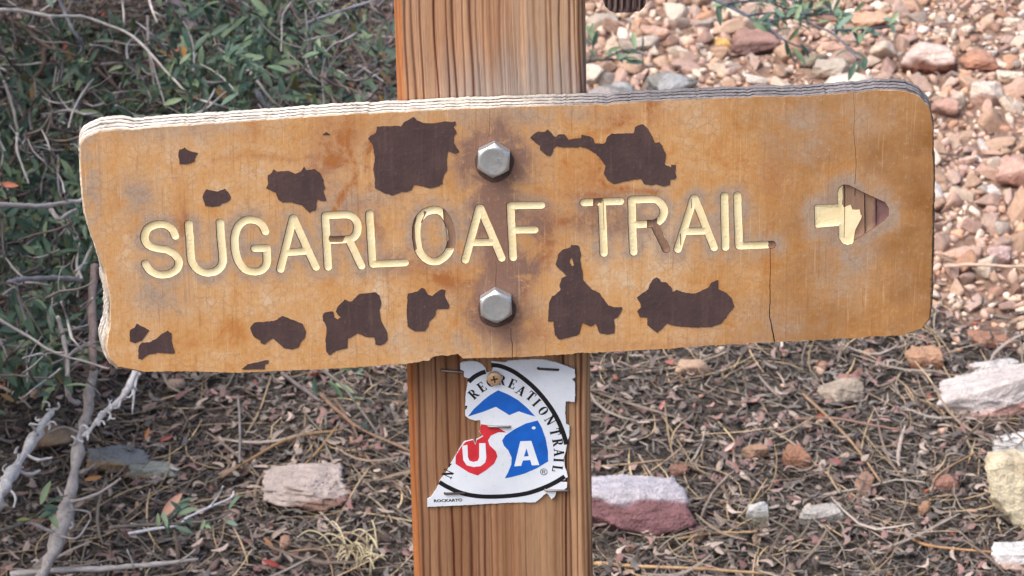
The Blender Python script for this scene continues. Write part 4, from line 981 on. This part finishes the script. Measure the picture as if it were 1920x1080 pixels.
for s in solo:
    x, y, r_, px, py = s; ci = rr.integers(len(PAL)); cname, c = PAL[ci]
    o = bpy.data.objects.new('stone', tmesh[rr.integers(len(tmesh))]); col.objects.link(o)
    fl = rr.uniform(.40, .85); el = rr.uniform(.6, 1.0)
    o.scale = (r_*1.4, r_*el*1.1, r_*fl*1.1); o.rotation_euler = (rr.normal(0, .42), rr.normal(0, .42), rr.uniform(0, 6.28))
    o.location = (x, y, gz(x, y) + r_*fl*rr.uniform(.35, .62)); j = 1+rr.normal(0, .10)
    o.color = C4(tuple(v_*j for v_ in S(*c)))
    szn = 'large' if r_ > .0125 else 'medium' if r_ > .0092 else 'small'
    shp = 'flat' if fl < .56 else 'chunky' if fl > .74 else 'angular'
    o['category'] = 'stone'; o['group'] = 'rubble stones on the slope'
    entries.append((o, f'{szn} {cname} {shp} stone', where(px, py)))
for o, a, b in entries:
    k = (a, b); seen[k] = seen.get(k, 0)+1
LMP = {n_: (a, b) for a, b, n_ in LM}
byk = {}
for o, a, b in entries: byk.setdefault((a, b), []).append(o)
for (a, b), os_ in byk.items():
    lm = LMP[[n_ for n_ in LMP if b.endswith(n_)][0]]
    os_.sort(key=lambda o: math.hypot(*(np.array(project(o.location))-np.array(lm))))
    nm = ['', 'second ', 'third ', 'fourth ', 'fifth ', 'sixth ']
    for i, o in enumerate(os_):
        o['label'] = f'{a} {b}' if len(os_) == 1 else f'{a} {b}, {nm[min(i, 5)]}nearest to it'
def build_gravel(name, items, colf, label, nlev=1, seed=5):
    r = np.random.default_rng(seed); base_ = [shard(2 if nlev > 1 else 1, r) for _ in range(24)]
    Vs, Fs, Cs = [], [], []; off = 0
    for (x, y, r_) in items:
        V, F_ = base_[r.integers(10)]; fl = r.uniform(.45, .9)
        Rm = rotz(r.uniform(0, 6.28))@roty(r.normal(0, .5))
        W = (V*np.array([r_*1.35, r_*r.uniform(.55, .95), r_*fl]))@Rm.T + np.array([x, y, gz(x, y)+r_*fl*r.uniform(.25, .6)])
        Vs.append(W); Fs.append(F_+off); off += len(V); c = np.array(colf(r, x, y))*(1+r.normal(0, .12)); Cs.append(np.tile(c, (len(V), 1)))
    o = mesh(name, np.concatenate(Vs), np.concatenate(Fs), M['gravel'], cols=np.concatenate(Cs)); tag(o, label, 'gravel', None, 'stuff'); return o
build_gravel('rubble_gravel', [(s[0], s[1], s[2]) for s in rub if id(s) not in solo_set], lambda r, x, y: S(*PAL[r.integers(len(PAL))][1], k=r.uniform(.8, 1.05)), 'small pinkish tan gravel filling the slope between the larger stones')
# sparse small stones in the litter
it = []
for _ in range(3200):
    x = rr.uniform(-.75, .75); y = rr.uniform(.3, 1.95); r_ = rr.choice([.0022, .003, .0045, .006], p=[.45, .35, .15, .05])
    if not occupied(x, y, r_, .6): it.append((x, y, r_))
LC = [(136, 104, 92), (156, 122, 104), (120, 100, 92), (176, 150, 132), (150, 92, 76), (128, 122, 118)]
build_gravel('litter_grit', it, lambda r, x, y: S(*LC[r.integers(len(LC))]), 'scattered small grit stones lying in the needle litter', seed=9)

# ================================================================ LITTER (stuff)
def scatter(n, dens, r, x0=-.72, x1=.72, y0=.35, y1=1.75):
    x = r.uniform(x0, x1, n); y = r.uniform(y0, y1, n); wt, px, py = rubble_w(x, y)
    keep = r.random(n) < dens(wt, px, py); return x[keep], y[keep], px[keep], py[keep]
def strips(name, n, length, width, curl, colours, label, cat, dens, seed, lift=.004, nseg=3, tilt=.2, thick=0.35, mat='litter'):
    'thin curved slivers: triangular tubes bent along their length, one object'
    r = np.random.default_rng(seed); x, y, px, py = scatter(n, dens, r); n = len(x)
    Lh = r.uniform(*length, n); W = r.uniform(*width, n); a = r.uniform(0, 2*np.pi, n); k = r.normal(0, curl, n); up = r.normal(0, tilt, n)
    z = gz(x, y) + np.abs(r.normal(0, lift, n)) + 0.0012
    t_ = np.linspace(-.5, .5, nseg+1); prof = np.sqrt(np.clip(1-(2*t_)**2*0.8, .05, 1))
    S_ = t_[None, :]*Lh[:, None]; bend = k[:, None]*(S_**2)/np.maximum(Lh[:, None], 1e-6)*1.6
    ca, sa = np.cos(a)[:, None], np.sin(a)[:, None]
    cx = x[:, None] + S_*ca - bend*sa; cy = y[:, None] + S_*sa + bend*ca; cz = z[:, None] + S_*up[:, None]*0.5 + np.abs(r.normal(0, .12, n))[:, None]*np.abs(S_)
    gnd = gz(cx, cy); cz = np.maximum(cz + SLOPE*(cy-y[:, None]), gnd+0.0006)
    hw_ = W[:, None]*.5*prof[None, :]
    Vl = np.stack([cx - hw_*sa, cy + hw_*ca, cz], -1); Vr = np.stack([cx + hw_*-1*-sa, cy - hw_*ca, cz], -1)
    Vt = np.stack([cx, cy, cz + hw_*2*thick], -1)
    V = np.stack([Vl, Vr, Vt], 2).reshape(-1, 3)      # n, seg+1, 3
    per = (nseg+1)*3; b = (np.arange(n)*per)[:, None, None]; i = (np.arange(nseg)*3)[None, :, None]
    q = np.array([[1, 2, 5, 4], [2, 0, 3, 5]])
    F_ = (b[..., None] + i[..., None] + q[None, None]).reshape(-1, 4)
    cidx = r.integers(0, len(colours), n); base_ = np.array([S(*c) for c in colours])[cidx]*np.array([.98, .95, .92])*(1+r.normal(0, .16, (n, 1)))
    C = np.repeat(np.clip(base_, .005, .9), per, 0)
    o = mesh(name, V, F_, M[mat], cols=C); tag(o, label, cat, None, 'stuff'); return o
md = lambda f, g_=0.0: (lambda wt, px, py: f*(1-wt) + g_*wt)
NEED = [(150, 132, 108), (126, 110, 94), (166, 146, 116), (108, 96, 86), (182, 162, 128), (124, 116, 106), (98, 84, 74), (140, 130, 116), (172, 150, 124)]
BITS = [(85, 79, 76), (98, 91, 86), (112, 104, 99), (72, 68, 66), (125, 116, 109), (98, 86, 83), (139, 131, 124), (93, 90, 89), (145, 131, 123), (79, 75, 74), (106, 102, 99), (85, 72, 68)]
CHIP = [(122, 105, 100), (144, 124, 118), (110, 97, 93), (158, 143, 133), (93, 84, 81), (137, 127, 120), (173, 158, 148), (125, 97, 95), (100, 95, 92), (112, 108, 105), (145, 116, 111)]
strips('needle_bits', 75000, (.004, .016), (.0010, .0021), .6, BITS, 'dense brown litter of broken needles covering the ground', 'litter', md(.9, .02), 31, lift=.003, nseg=2)
strips('pine_needles', 7000, (.025, .07), (.0008, .0015), .35, NEED, 'long dry pine needles strewn over the ground', 'litter', md(.85, .015), 32, lift=.003, nseg=5)
strips('bark_chips', 22000, (.005, .013), (.0025, .0055), .6, CHIP, 'small reddish bark chips and dead leaf pieces in the litter', 'litter', md(.85, .03), 33, lift=.004, nseg=3, thick=.18)
strips('grey_twigs', 900, (.03, .09), (.0014, .0030), .3, [(150, 140, 132), (120, 108, 100), (134, 118, 104), (100, 88, 80)], 'thin grey twig bits lying among the needles', 'litter', md(.8, .02), 34, lift=.008, nseg=5, thick=.5)

# ================================================================ TWIGS, BRANCHES
def branch_mesh(pts3, r0, r1, sides=8, r=None, knob=0.12, sm=4):
    P = smooth_path(np.array(pts3), sm) if len(pts3) > 2 else densify(np.array(pts3), .01, False)
    if len(P) < 3: P = np.array([P[0], (P[0]+P[-1])/2, P[-1]])
    n = len(P); rad = np.linspace(r0, r1, n)
    if r is not None:
        rad = rad*(1+r.normal(0, knob, n)); P = P + r.normal(0, 1, P.shape)*(rad*.12)[:, None]
    return tubepath(P, rad, sides)
rb = np.random.default_rng(77)
GREYB = (168, 160, 156); PALEB = (190, 182, 176); BRNB = (120, 104, 96); DRKB = (96, 86, 84); BLUB = (140, 140, 148)
def px_branch(name, px, w0, w1, k0, k1, colr, parent=None, sides=8, rough=.12):
    ks = np.linspace(k0, k1, len(px)); P = [air(x, y, k) for (x, y), k in zip(px, ks)]
    d = gdist(*px[0])*(1-k0)*PXM
    V, F_ = branch_mesh(P, w0/2*d, w1/2*d, sides, rb, rough)
    c = np.array(S(*colr))*np.ones((len(V), 1))*(1+rb.normal(0, .10, (len(V), 1)))
    o = mesh(name, V, F_, M['bark'], cols=c, smooth=True)
    if parent: adopt(o, parent)
    return o
shrub_base = gpt(60, -260)
shrub = empty('evergreen_shrub', shrub_base)
tag(shrub, 'dark green shrub with bare grey branches filling the upper left behind the sign', 'shrub')
BR = [
 ([(-60, 22), (0, 19), (40, 20), (90, 30), (120, 30), (160, 32), (200, 46), (245, 65), (280, 98), (310, 132), (348, 172)], 8.5, 4, .17, .12, PALEB),
 ([(75, 22), (90, 12), (103, 2), (112, -10)], 5, 3, .165, .17, GREYB), ([(93, 30), (100, 48), (110, 57)], 5, 3, .16, .15, GREYB),
 ([(108, -25), (112, 0), (122, 25), (135, 55), (150, 75), (155, 88), (147, 103)], 8, 5, .14, .10, BLUB),
 ([(-50, 20), (0, 30), (25, 40), (60, 65), (80, 82), (110, 95), (145, 105)], 7, 6, .09, .08, BRNB),
 ([(82, 82), (80, 125), (60, 150), (38, 170), (10, 190)], 11, 8, .08, .05, BRNB),
 ([(165, 85), (195, 87), (225, 100)], 5, 3, .1, .09, GREYB), ([(228, -20), (230, 0), (233, 45)], 6.5, 4, .18, .16, PALEB),
 ([(276, -15), (280, 0), (288, 25), (295, 42)], 6, 4, .17, .16, PALEB), ([(289, 24), (310, 33)], 5, 3, .165, .16, PALEB),
 ([(318, -15), (325, 0), (345, 30), (366, 55)], 21, 19, .12, .11, (128, 118, 120)),
 ([(277, 30), (278, 90), (285, 130), (292, 172)], 6, 4, .11, .08, GREYB), ([(280, 98), (295, 150), (312, 205)], 5, 3, .115, .09, GREYB),
 ([(180, 128), (220, 165), (250, 195), (275, 216)], 6, 4, .08, .05, BRNB), ([(-5, 130), (10, 160), (25, 205), (36, 262), (45, 300)], 7, 5, .1, .07, GREYB),
 ([(140, 198), (155, 210), (176, 228)], 12, 9, .07, .05, BLUB), ([(88, 178), (104, 188), (124, 204)], 9, 6, .05, .04, BLUB),
 ([(190, 120), (220, 118), (250, 128), (240, 138), (200, 135)], 5, 3, .06, .05, GREYB),
 ([(395, 80), (425, 92), (458, 112)], 10, 7, .08, .07, (150, 142, 142)), ([(462, 128), (480, 148), (497, 172), (512, 190), (530, 202)], 7, 4, .10, .08, PALEB),
 ([(478, 168), (492, 188), (508, 206)], 13, 12, .06, .05, BLUB), ([(572, 44), (610, 30), (650, 16), (692, 4), (720, -10)], 6, 5, .1, .11, BLUB),
 ([(560, 68), (590, 56), (620, 48), (652, 42)], 5, 3, .07, .07, DRKB), ([(670, 66), (700, 68), (742, 70)], 5, 4, .05, .05, GREYB),
 ([(-30, 382), (0, 383), (45, 386), (85, 386), (120, 380), (165, 376)], 12, 9, .16, .13, GREYB), ([(95, 392), (110, 411), (125, 402), (142, 393)], 9, 6, .12, .11, GREYB),
 ([(-20, 345), (0, 330), (20, 305), (36, 278), (60, 250)], 10, 7, .09, .1, BRNB), ([(33, 250), (32, 282), (44, 318), (54, 344)], 6, 4, .13, .12, GREYB),
 ([(92, 392), (120, 425), (150, 458), (180, 485)], 5, 4, .1, .08, GREYB), ([(143, 520), (160, 486), (178, 450)], 6, 4, .1, .1, GREYB),
 ([(15, 528), (50, 523), (80, 522), (120, 521), (155, 526)], 11, 9, .12, .09, (150, 146, 150)),
 ([(176, 500), (172, 560), (173, 620), (176, 690)], 15, 17, .10, .09, (132, 116, 110)),
 ([(-30, 585), (0, 600), (30, 618), (60, 635), (90, 655), (120, 668), (160, 678), (205, 692)], 7, 4, .15, .12, GREYB),
 ([(108, 592), (116, 620), (124, 660), (126, 705)], 8, 10, .12, .10, GREYB), ([(120, 622), (142, 616), (168, 608)], 5, 3, .11, .1, GREYB), ([(130, 666), (148, 652), (172, 640)], 6, 4, .11, .1, GREYB),
 ([(75, 532), (88, 550), (106, 572)], 5, 4, .1, .09, BRNB), ([(-10, 478), (10, 480), (35, 475), (68, 486)], 5, 3, .08, .07, GREYB), ([(0, 640), (8, 655), (14, 672)], 6, 4, .1, .1, GREYB),
]
for b in BR: px_branch('branch', b[0], b[1], b[2], b[3], b[4], b[5], shrub)
# many thinner dead twigs through the depth of the bush, one part
Vs, Fs, Cs = [], [], []; off = 0
for i in range(950):
    x = rb.uniform(-120, 735); y = rb.uniform(-120, 260) if rb.random() < .62 else rb.uniform(250, 720)
    if y > 240 and x > 190: x = rb.uniform(-100, 185)
    k = rb.uniform(.01, .13); a = rb.uniform(0, 6.28); ln = rb.uniform(20, 110)
    P = [air(x, y, k)]
    for j in range(3):
        a += rb.normal(0, .35); x += math.cos(a)*ln/3; y += math.sin(a)*ln/3; k = max(.005, k+rb.normal(0, .01)); P.append(air(x, y, k))
    wv = rb.uniform(1.2, 3.3)*PXM*2.5
    V, F_ = branch_mesh(P, wv, wv*.6, 4, rb, .1, 2); Vs.append(V); Fs += [tuple(v_+off for v_ in f) for f in F_]; off += len(V)
    cc = [(150, 144, 144), (124, 116, 114), (104, 96, 95), (172, 166, 162), (116, 102, 96)][rb.integers(5)]; Cs.append(np.tile(np.array(S(*cc)), (len(V), 1)))
o = mesh('twigs', np.concatenate(Vs), Fs, M['bark'], cols=np.concatenate(Cs), smooth=True); adopt(o, shrub); o['kind'] = 'stuff'

# leaves
LV = []; LF = []
nl_ = 5
for i in range(nl_+1):
    t_ = i/nl_; wv = 0.15*math.sin(math.pi*min(1, t_*0.92+0.05))**.8
    LV += [(t_, -wv, 0.06*wv/0.17+0.05*math.sin(t_*3)), (t_, 0, 0.05*math.sin(t_*3)-0.0), (t_, wv, 0.06*wv/0.17+0.05*math.sin(t_*3))]
for i in range(nl_):
    b = i*3; LF += [(b, b+3, b+4, b+1), (b+1, b+4, b+5, b+2)]
LV = np.array(LV, float); LF = np.array(LF); leaf_me = None
GREENS = [(84, 104, 84), (100, 120, 92), (68, 90, 74), (114, 130, 98), (88, 110, 94), (124, 138, 106), (72, 94, 80), (60, 80, 66)]
AUT = [(122, 110, 66), (134, 104, 66), (112, 114, 68)]
def leaf_frame(d, up, size):
    d = d/np.linalg.norm(d); s = np.cross(up, d); s /= np.linalg.norm(s)+1e-9; n_ = np.cross(d, s)
    return np.stack([d, s, n_], 1)*size
def cluster(px, py, k, rr2, nleaf, size_mm, yellow=.05):
    'leaves in a loose whorl round the end of a shoot: list of (matrix, origin, colour)'
    c = air(px, py, k); axis_ = rr2.normal(size=3) + np.array([0, -.6, .5]); axis_ /= np.linalg.norm(axis_); out = []
    for j in range(nleaf):
        dd = axis_*rr2.uniform(.1, 1.0) + rr2.normal(size=3)*.75; up = np.array([0, -.4, 1.0]) + rr2.normal(size=3)*.5
        sz = size_mm/1000*rr2.uniform(.55, 1.3); cc = AUT[rr2.integers(3)] if rr2.random() < yellow else GREENS[rr2.integers(len(GREENS))]
        out.append((leaf_frame(dd, up, sz), c + axis_*rr2.uniform(-.012, .008) + rr2.normal(size=3)*.003, np.array(S(*cc))*(1+rr2.normal(0, .12))))
    return out, c, axis_
def put_leaves(lst, root, nsolo):
    global leaf_me
    lst = sorted(lst, key=lambda L_: np.linalg.norm(L_[1]-CAM)) if nsolo else lst
    if leaf_me is None:
        t0 = mesh('leaf', LV, LF, M['leafobj'], smooth=True); leaf_me = t0.data; bpy.data.objects.remove(t0)
    for (Mx, c, colr) in lst[:nsolo]:
        o = bpy.data.objects.new('leaf', leaf_me); col.objects.link(o); o.parent = root
        mm = Matrix(((*Mx[0], c[0]), (*Mx[1], c[1]), (*Mx[2], c[2]), (0, 0, 0, 1)))
        o.matrix_parent_inverse = Matrix.Translation(root.location).inverted(); o.matrix_basis = mm; o.color = C4(tuple(colr))
    rest = lst[nsolo:]
    if rest:
        V = np.concatenate([LV@Mx.T + c for Mx, c, _ in rest]); n = len(LV)
        F_ = np.concatenate([LF+i*n for i in range(len(rest))]); C = np.repeat(np.array([q[2] for q in rest]), n, 0)
        o = mesh('foliage', V, F_, M['leaf'], cols=C, smooth=True); adopt(o, root); o['kind'] = 'stuff'  # second call holds the unseen canopy added for shade
rl = np.random.default_rng(5); LS = []; hidden = []
def region(n, x0, y0, x1, y1, k0, k1, nleaf, size, yellow=.05):
    for _ in range(n):
        l_, c, a = cluster(rl.uniform(x0, x1), rl.uniform(y0, y1), rl.uniform(k0, k1), rl, nleaf, size, yellow); LS.extend(l_)
region(75, 325, 0, 600, 215, .02, .15, 9, 14.5, .03); region(50, 325, 0, 620, 215, .005, .07, 8, 11, .03)
region(30, 570, 20, 735, 215, .02, .07, 6, 14.5, .08)
region(95, -20, 40, 340, 250, .01, .09, 7, 15, .03)
region(60, -20, 260, 200, 480, .015, .11, 8, 16, .02); region(70, -20, 440, 200, 700, .01, .10, 7, 15, .02)
region(10, 0, 600, 110, 740, .03, .11, 6, 18, .06)
region(8, 0, 250, 150, 340, .02, .07, 5, 15, .03)
nvis = len(LS)
solo_leaves = sorted(LS, key=lambda L_: np.linalg.norm(L_[1]-CAM))
put_leaves(solo_leaves, shrub, 290)
LS = []
region(560, -650, -800, 420, -45, .06, .26, 8, 24, .03); region(520, -750, -150, -45, 800, .06, .24, 8, 24, .03)  # unseen leaf canopy, added outside the view to shade the left ground
put_leaves(LS, shrub, 0)
for ch in shrub.children:
    if ch.name.startswith('foliage'): pass

# sprigs reaching in on the right and small shoots elsewhere
def sprig(label, stems, k, nleaf, size, seed, spread=1.0, colr=(110, 104, 98), w0=8):
    r = np.random.default_rng(seed); root = empty('leafy_sprig', air(*stems[0][0], k)); tag(root, label, 'sprig')
    lst = []
    for si, st in enumerate(stems):
        px_branch('stem', st, w0*(1 if si == 0 else .6), w0*.4, k, k*.85, colr, root, 6, .08)
        P = smooth_path(np.array(st, float), 6)
        for j in range(nleaf):
            t_ = r.uniform(.1, 1); p = P[int(t_*(len(P)-1))] + r.normal(0, 5*spread, 2)
            d2 = (P[-1]-P[0]); d3 = RGT*d2[0] - UPV*d2[1]; d3 = d3/np.linalg.norm(d3) + r.normal(size=3)*.9
            cc = AUT[2] if r.random() < .06 else GREENS[r.integers(len(GREENS))]
            lst.append((leaf_frame(d3, np.array([0, -.5, 1])+r.normal(size=3)*.5, size/1000*r.uniform(.7, 1.2)), air(p[0], p[1], k*.95), np.array(S(*cc))*(1.15+r.normal(0, .1))))
    put_leaves(lst, root, len(lst)); return root
sprig('leafy sprig with blue-grey stem reaching down from the top over the rubble', [[(1310, -12), (1380, 18), (1430, 48), (1480, 80), (1530, 96)], [(1360, 6), (1420, 2), (1480, 8)], [(1440, 40), (1490, 34), (1540, 40)], [(1420, -14), (1460, 12), (1500, 22)], [(1545, -14), (1552, 14), (1580, 36)], [(1478, -10), (1492, 12), (1520, 44), (1560, 62), (1600, 100), (1612, 122)], [(1500, 25), (1560, 26), (1590, 24)], [(1560, 56), (1620, 55), (1668, 48)], [(1400, 30), (1450, 24), (1500, 30)]], .10, 13, 14.5, 1, 1.8, (104, 106, 116), 8)
sprig('small green sprig beside the right edge of the post near the top', [[(1085, 118), (1120, 112), (1160, 112), (1180, 108)], [(1105, 112), (1112, 90), (1108, 74)], [(1130, 112), (1165, 95), (1205, 92)]], .06, 7, 14, 2, 1.0)
sprig('green shoot lying in the litter just left of the lower post', [[(600, 690), (640, 720), (670, 760), (710, 815)], [(640, 700), (660, 690), (690, 690)]], .05, 8, 15, 3, 2.2)
sprig('low green shoot along the pale twig at lower left', [[(205, 990), (260, 985), (330, 982), (400, 975), (432, 960)], [(300, 985), (320, 965), (330, 955)]], .05, 8, 12, 4, 1.6)
sprig('green shoot at the left edge beside the lichen branch', [[(-15, 1000), (30, 985), (70, 965), (90, 950)]], .06, 8, 14, 6, 2.0)

# dead branches at lower left
def dead(label, main, twigs, k0, k1, w0, w1, c=PALEB, rough=.2, cat='branch'):
    root = empty('dead_branch', air(*main[0], k0)); tag(root, label, cat)
    px_branch('stem', main, w0, w1, k0, k1, c, root, 10, rough)
    for tw, a, b in twigs: px_branch('twig', tw, a, b, (k0+k1)/2, (k0+k1)/2+rb.uniform(-.01, .02), c, root, 6, .12)
    pm = smooth_path(np.array(main, float), 8); Vs, Fs, off = [], [], 0
    for i in range(14 if w0 > 9 and w0 != 13 else 0):
        p = pm[rb.integers(len(pm))] + rb.normal(0, 9, 2); a = rb.uniform(0, 6.28); tr_ = rb.uniform(-1.4, 1.4); L_ = rb.uniform(5, 13); kk = k0 + (k1-k0)*.5 + rb.uniform(0, .012); P = []
        for j in range(4): P.append(air(p[0], p[1], kk)); p = p + L_*.6*np.array([math.cos(a), math.sin(a)]); a += tr_
        V, F_ = branch_mesh(P, .0011, .0006, 4, rb, .1, 2); Vs.append(V); Fs += [tuple(v_+off for v_ in f) for f in F_]; off += len(V)
    if Vs:
        o = mesh('peeling_bark', np.concatenate(Vs), Fs, M['bark'], cols=np.tile(S(*c), (off, 1)), smooth=True); adopt(o, root); o['kind'] = 'stuff'
    return root
dead('thick grey dead stem with curling twigs standing up at the lower left', [(178, 690), (168, 730), (165, 770), (150, 820), (140, 880), (128, 940), (108, 1010), (85, 1065), (70, 1110)],
     [([(150, 812), (120, 800), (90, 812)], 6, 3), ([(140, 885), (165, 880), (180, 868)], 5, 3), ([(135, 940), (175, 930), (215, 905), (225, 898)], 7, 4), ([(130, 955), (165, 960), (170, 975)], 5, 3), ([(45, 978), (70, 985), (100, 998)], 8, 6), ([(100, 1000), (140, 1010), (160, 990), (168, 975)], 5, 3)], .07, .02, 17, 28, (166, 158, 154), .18)
dead('rough lichen crusted branch end leaning at the lower left edge', [(-30, 980), (0, 930), (30, 875), (60, 832), (80, 795), (98, 770)],
     [([(30, 880), (55, 890), (75, 882)], 8, 5), ([(45, 850), (70, 862), (98, 858)], 7, 4), ([(10, 910), (28, 930), (26, 950)], 6, 4), ([(20, 895), (5, 880), (12, 870)], 5, 3), ([(70, 815), (62, 800), (56, 796)], 6, 4)], .10, .08, 28, 15, (190, 186, 184), .2)
dead('white peeling branch slanting down from under the sign left corner', [(256, 690), (240, 728), (222, 752), (198, 772), (178, 795), (158, 818)],
     [([(262, 700), (254, 720), (248, 775)], 6, 3), ([(198, 772), (206, 758), (203, 748)], 5, 3), ([(222, 752), (236, 748)], 4, 3)], .08, .06, 12, 9, (200, 196, 196), .25)
dead('grey forked stem bending left under the sign corner', [(125, 640), (122, 680), (125, 725), (132, 748), (146, 756)], [([(124, 690), (142, 680), (158, 668)], 6, 4)], .09, .07, 9, 10, GREYB, .15)
dead('pale log-like branch lying along the bottom left edge', [(20, 1078), (90, 1070), (150, 1068), (220, 1064), (290, 1058), (372, 1048)], [([(330, 1055), (350, 1044), (366, 1030)], 4, 3), ([(250, 1062), (245, 1046), (238, 1030)], 4, 3)], .02, .015, 13, 7, (176, 168, 164), .15)
dead('thin white twig lying across the lower left litter', [(240, 1000), (290, 992), (335, 983), (352, 970), (395, 950), (432, 934), (438, 922)], [([(395, 948), (410, 930), (418, 912)], 4, 3)], .03, .03, 6, 4, (196, 194, 198), .1, 'twig')

# single twigs and stalks lying on the litter
TW = [('long straight pale stalk lying near the bottom edge right of the post', [(1112, 1056), (1200, 1062), (1300, 1066), (1452, 1076)], 8, (170, 140, 108)),
 ('tan stalk bending beside the small upright grey-white stone', [(1265, 1012), (1330, 1000), (1396, 998), (1420, 996)], 6, (160, 134, 104)),
 ('grey stalk slanting above the lilac slab', [(1312, 975), (1330, 935), (1352, 905), (1378, 882)], 6, (140, 126, 116)),
 ('long diagonal brown stalk crossing the litter below the sign', [(1505, 738), (1560, 790), (1610, 845), (1652, 905)], 6, (146, 120, 96)),
 ('reddish stalk lying level below the grey-beige rounded stone', [(1490, 786), (1560, 784), (1640, 798), (1690, 806)], 6, (134, 108, 96)),
 ('pale curved stalk above the flat grey stone', [(1560, 925), (1620, 915), (1680, 900), (1735, 905)], 5, (160, 150, 138)),
 ('slender upright stalk between the orange pebble and boulder', [(1742, 960), (1752, 900), (1790, 870), (1828, 850)], 5, (150, 122, 96)),
 ('tan stalk crossing toward the bottom right boulder', [(1680, 990), (1730, 1020), (1800, 1030), (1860, 1035)], 6, (168, 130, 96)),
 ('curled grey stalk low at the right of the flat grey stone', [(1560, 1060), (1590, 1010), (1600, 985), (1640, 1000), (1700, 1040)], 4, (150, 136, 124)),
 ('stiff orange-brown twig left of the lower post, upper one', [(600, 738), (640, 776), (680, 806), (770, 846)], 8, (136, 110, 92)),
 ('stiff brown twig left of the lower post crossing the upper one', [(628, 750), (662, 800), (690, 860), (765, 925)], 6, (122, 100, 86)),
 ('long bent tan stalk arching above the pinkish white block', [(415, 895), (480, 855), (545, 822), (640, 806)], 7, (142, 116, 88)),
 ('short crossing tan stalk above the pinkish white block', [(565, 878), (600, 842), (630, 800)], 6, (150, 122, 90)),
 ('grey twig slanting under the lower edge of the sign', [(530, 700), (555, 720), (600, 752)], 9, (122, 112, 110)),
 ('upright thin grey twig left of the pinkish white block', [(446, 742), (450, 800), (449, 868)], 5, (140, 132, 128)),
 ('bent brown stalk in front of the pinkish white block', [(540, 1035), (600, 1030), (620, 1060), (625, 1085)], 5, (136, 112, 92)),
 ('thin curved grey stalk right of the pinkish white block', [(640, 922), (690, 930), (725, 960), (735, 980)], 5, (150, 136, 118)),
 ('pale stick poking from under the pinkish white block', [(598, 958), (625, 985), (650, 1008)], 5, (160, 148, 138)),
 ('pale stalk by the right side of the post above the slab', [(1120, 875), (1180, 870), (1245, 862)], 5, (150, 126, 104)),
 ('crossed tan stalk a little right of the post', [(1200, 895), (1240, 870), (1280, 838)], 5, (150, 130, 112)),
 ('crossing pale stalk right of the post leaning the other way', [(1198, 852), (1214, 880), (1232, 908)], 5, (150, 134, 120)),
 ('long level dry stalk just under the sign bottom edge', [(1180, 700), (1260, 690), (1330, 672), (1362, 660)], 5, (156, 140, 124)),
 ('dry stalk slanting up below the sign right of centre', [(1440, 825), (1480, 808), (1530, 780)], 5, (150, 132, 112)),
 ('white twig lying on the grit right of the sign', [(1770, 500), (1830, 496), (1900, 500), (1935, 496)], 7, (196, 170, 150))]
for lab, px, wv, c in TW:
    tag(px_branch('dry_stalk', px, wv, wv*.7, .008, .012, c, None, 6, .08), lab, 'stalk')

# fallen leaves with a colour of their own
def fallen(px, py, L_mm, ang, c, label, k=.012):
    d = RGT*math.cos(R(ang)) + UPV*math.sin(R(ang)); Mx = leaf_frame(d, np.array([0, -.8, .6]), L_mm/1000)
    o = mesh('fallen_leaf', (LV - np.array([.5, 0, 0]))@Mx.T, LF, M['leaf'], cols=np.tile(S(*c), (len(LV), 1)), smooth=True); o.location = air(px, py, k); tag(o, label, 'leaf')
fallen(346, 88, 19, 80, (164, 116, 66), 'orange leaf hanging upright in the shrub at the upper left', .13)
fallen(328, 95, 13, 30, (140, 74, 60), 'dark red leaf beside the orange leaf in the shrub', .12)
fallen(16, 347, 14, -5, (206, 124, 92), 'salmon leaf lying flat at the left edge', .13)
fallen(322, 948, 22, 50, (186, 142, 122), 'pale salmon leaf lying at lower left above the green shoot', .02)
fallen(175, 897, 12, 10, (156, 110, 66), 'orange leaf scrap below the slate blue slab', .02)
fallen(716, 187, 12, -60, (180, 134, 62), 'curled yellow-orange leaf against the left edge of the post', .03)
fallen(276, 813, 9, 70, (176, 116, 74), 'small upright tan-orange leaf above the slate blue slab', .01)
fallen(312, 822, 10, 20, (140, 70, 62), 'dull red leaf right of the small tan-orange leaf', .01)
fallen(508, 1056, 12, -20, (138, 54, 44), 'bright dark red leaf near the bottom edge', .01)
fallen(505, 1020, 11, -50, (160, 112, 76), 'orange curled leaf above the dark red leaf', .01)
fallen(122, 88, 11, 75, (150, 76, 70), 'small crimson leaf among bare branches at the upper left', .08)
fallen(1268, 680, 16, -6, (160, 92, 88), 'red-brown leaf below the sign, right of the post', .01)
fallen(1368, 838, 10, 40, (196, 160, 152), 'pale pink leaf curl between the two orange stones and the sign', .01)
fallen(1570, 866, 12, -20, (140, 84, 82), 'dusky red leaf right of the rust orange stone', .01)
fallen(1240, 762, 10, 60, (176, 116, 108), 'pinkish leaf standing in the litter a little right of the post', .01)

# pale dry grass tuft at the foot of the post
root = empty('grass_tuft', gpt(690, 1075)); tag(root, 'pale straw coloured grass tuft left of the post at the bottom edge', 'grass tuft')
rg = np.random.default_rng(8)
for i in range(34):
    a = rg.uniform(0, 6.28); le = rg.uniform(.010, .030); b0 = gpt(682+rg.normal(0, 20), 1072+rg.normal(0, 10)); d = np.array([math.cos(a), math.sin(a)*.8, 0])
    P = [b0, b0 + d*le*.35 + np.array([0, 0, le*.55]), b0 + d*le*.8 + np.array([0, 0, le*.7]), b0 + d*le*1.15 + np.array([0, 0, le*.45])]
    V, F_ = branch_mesh(P, .0008, .0004, 4, None, 0, 3); c = [(182, 168, 138), (198, 184, 152), (164, 150, 122)][rg.integers(3)]
    adopt(mesh('blade', V, F_, M['litter'], cols=np.tile(S(*c), (len(V), 1))), root)
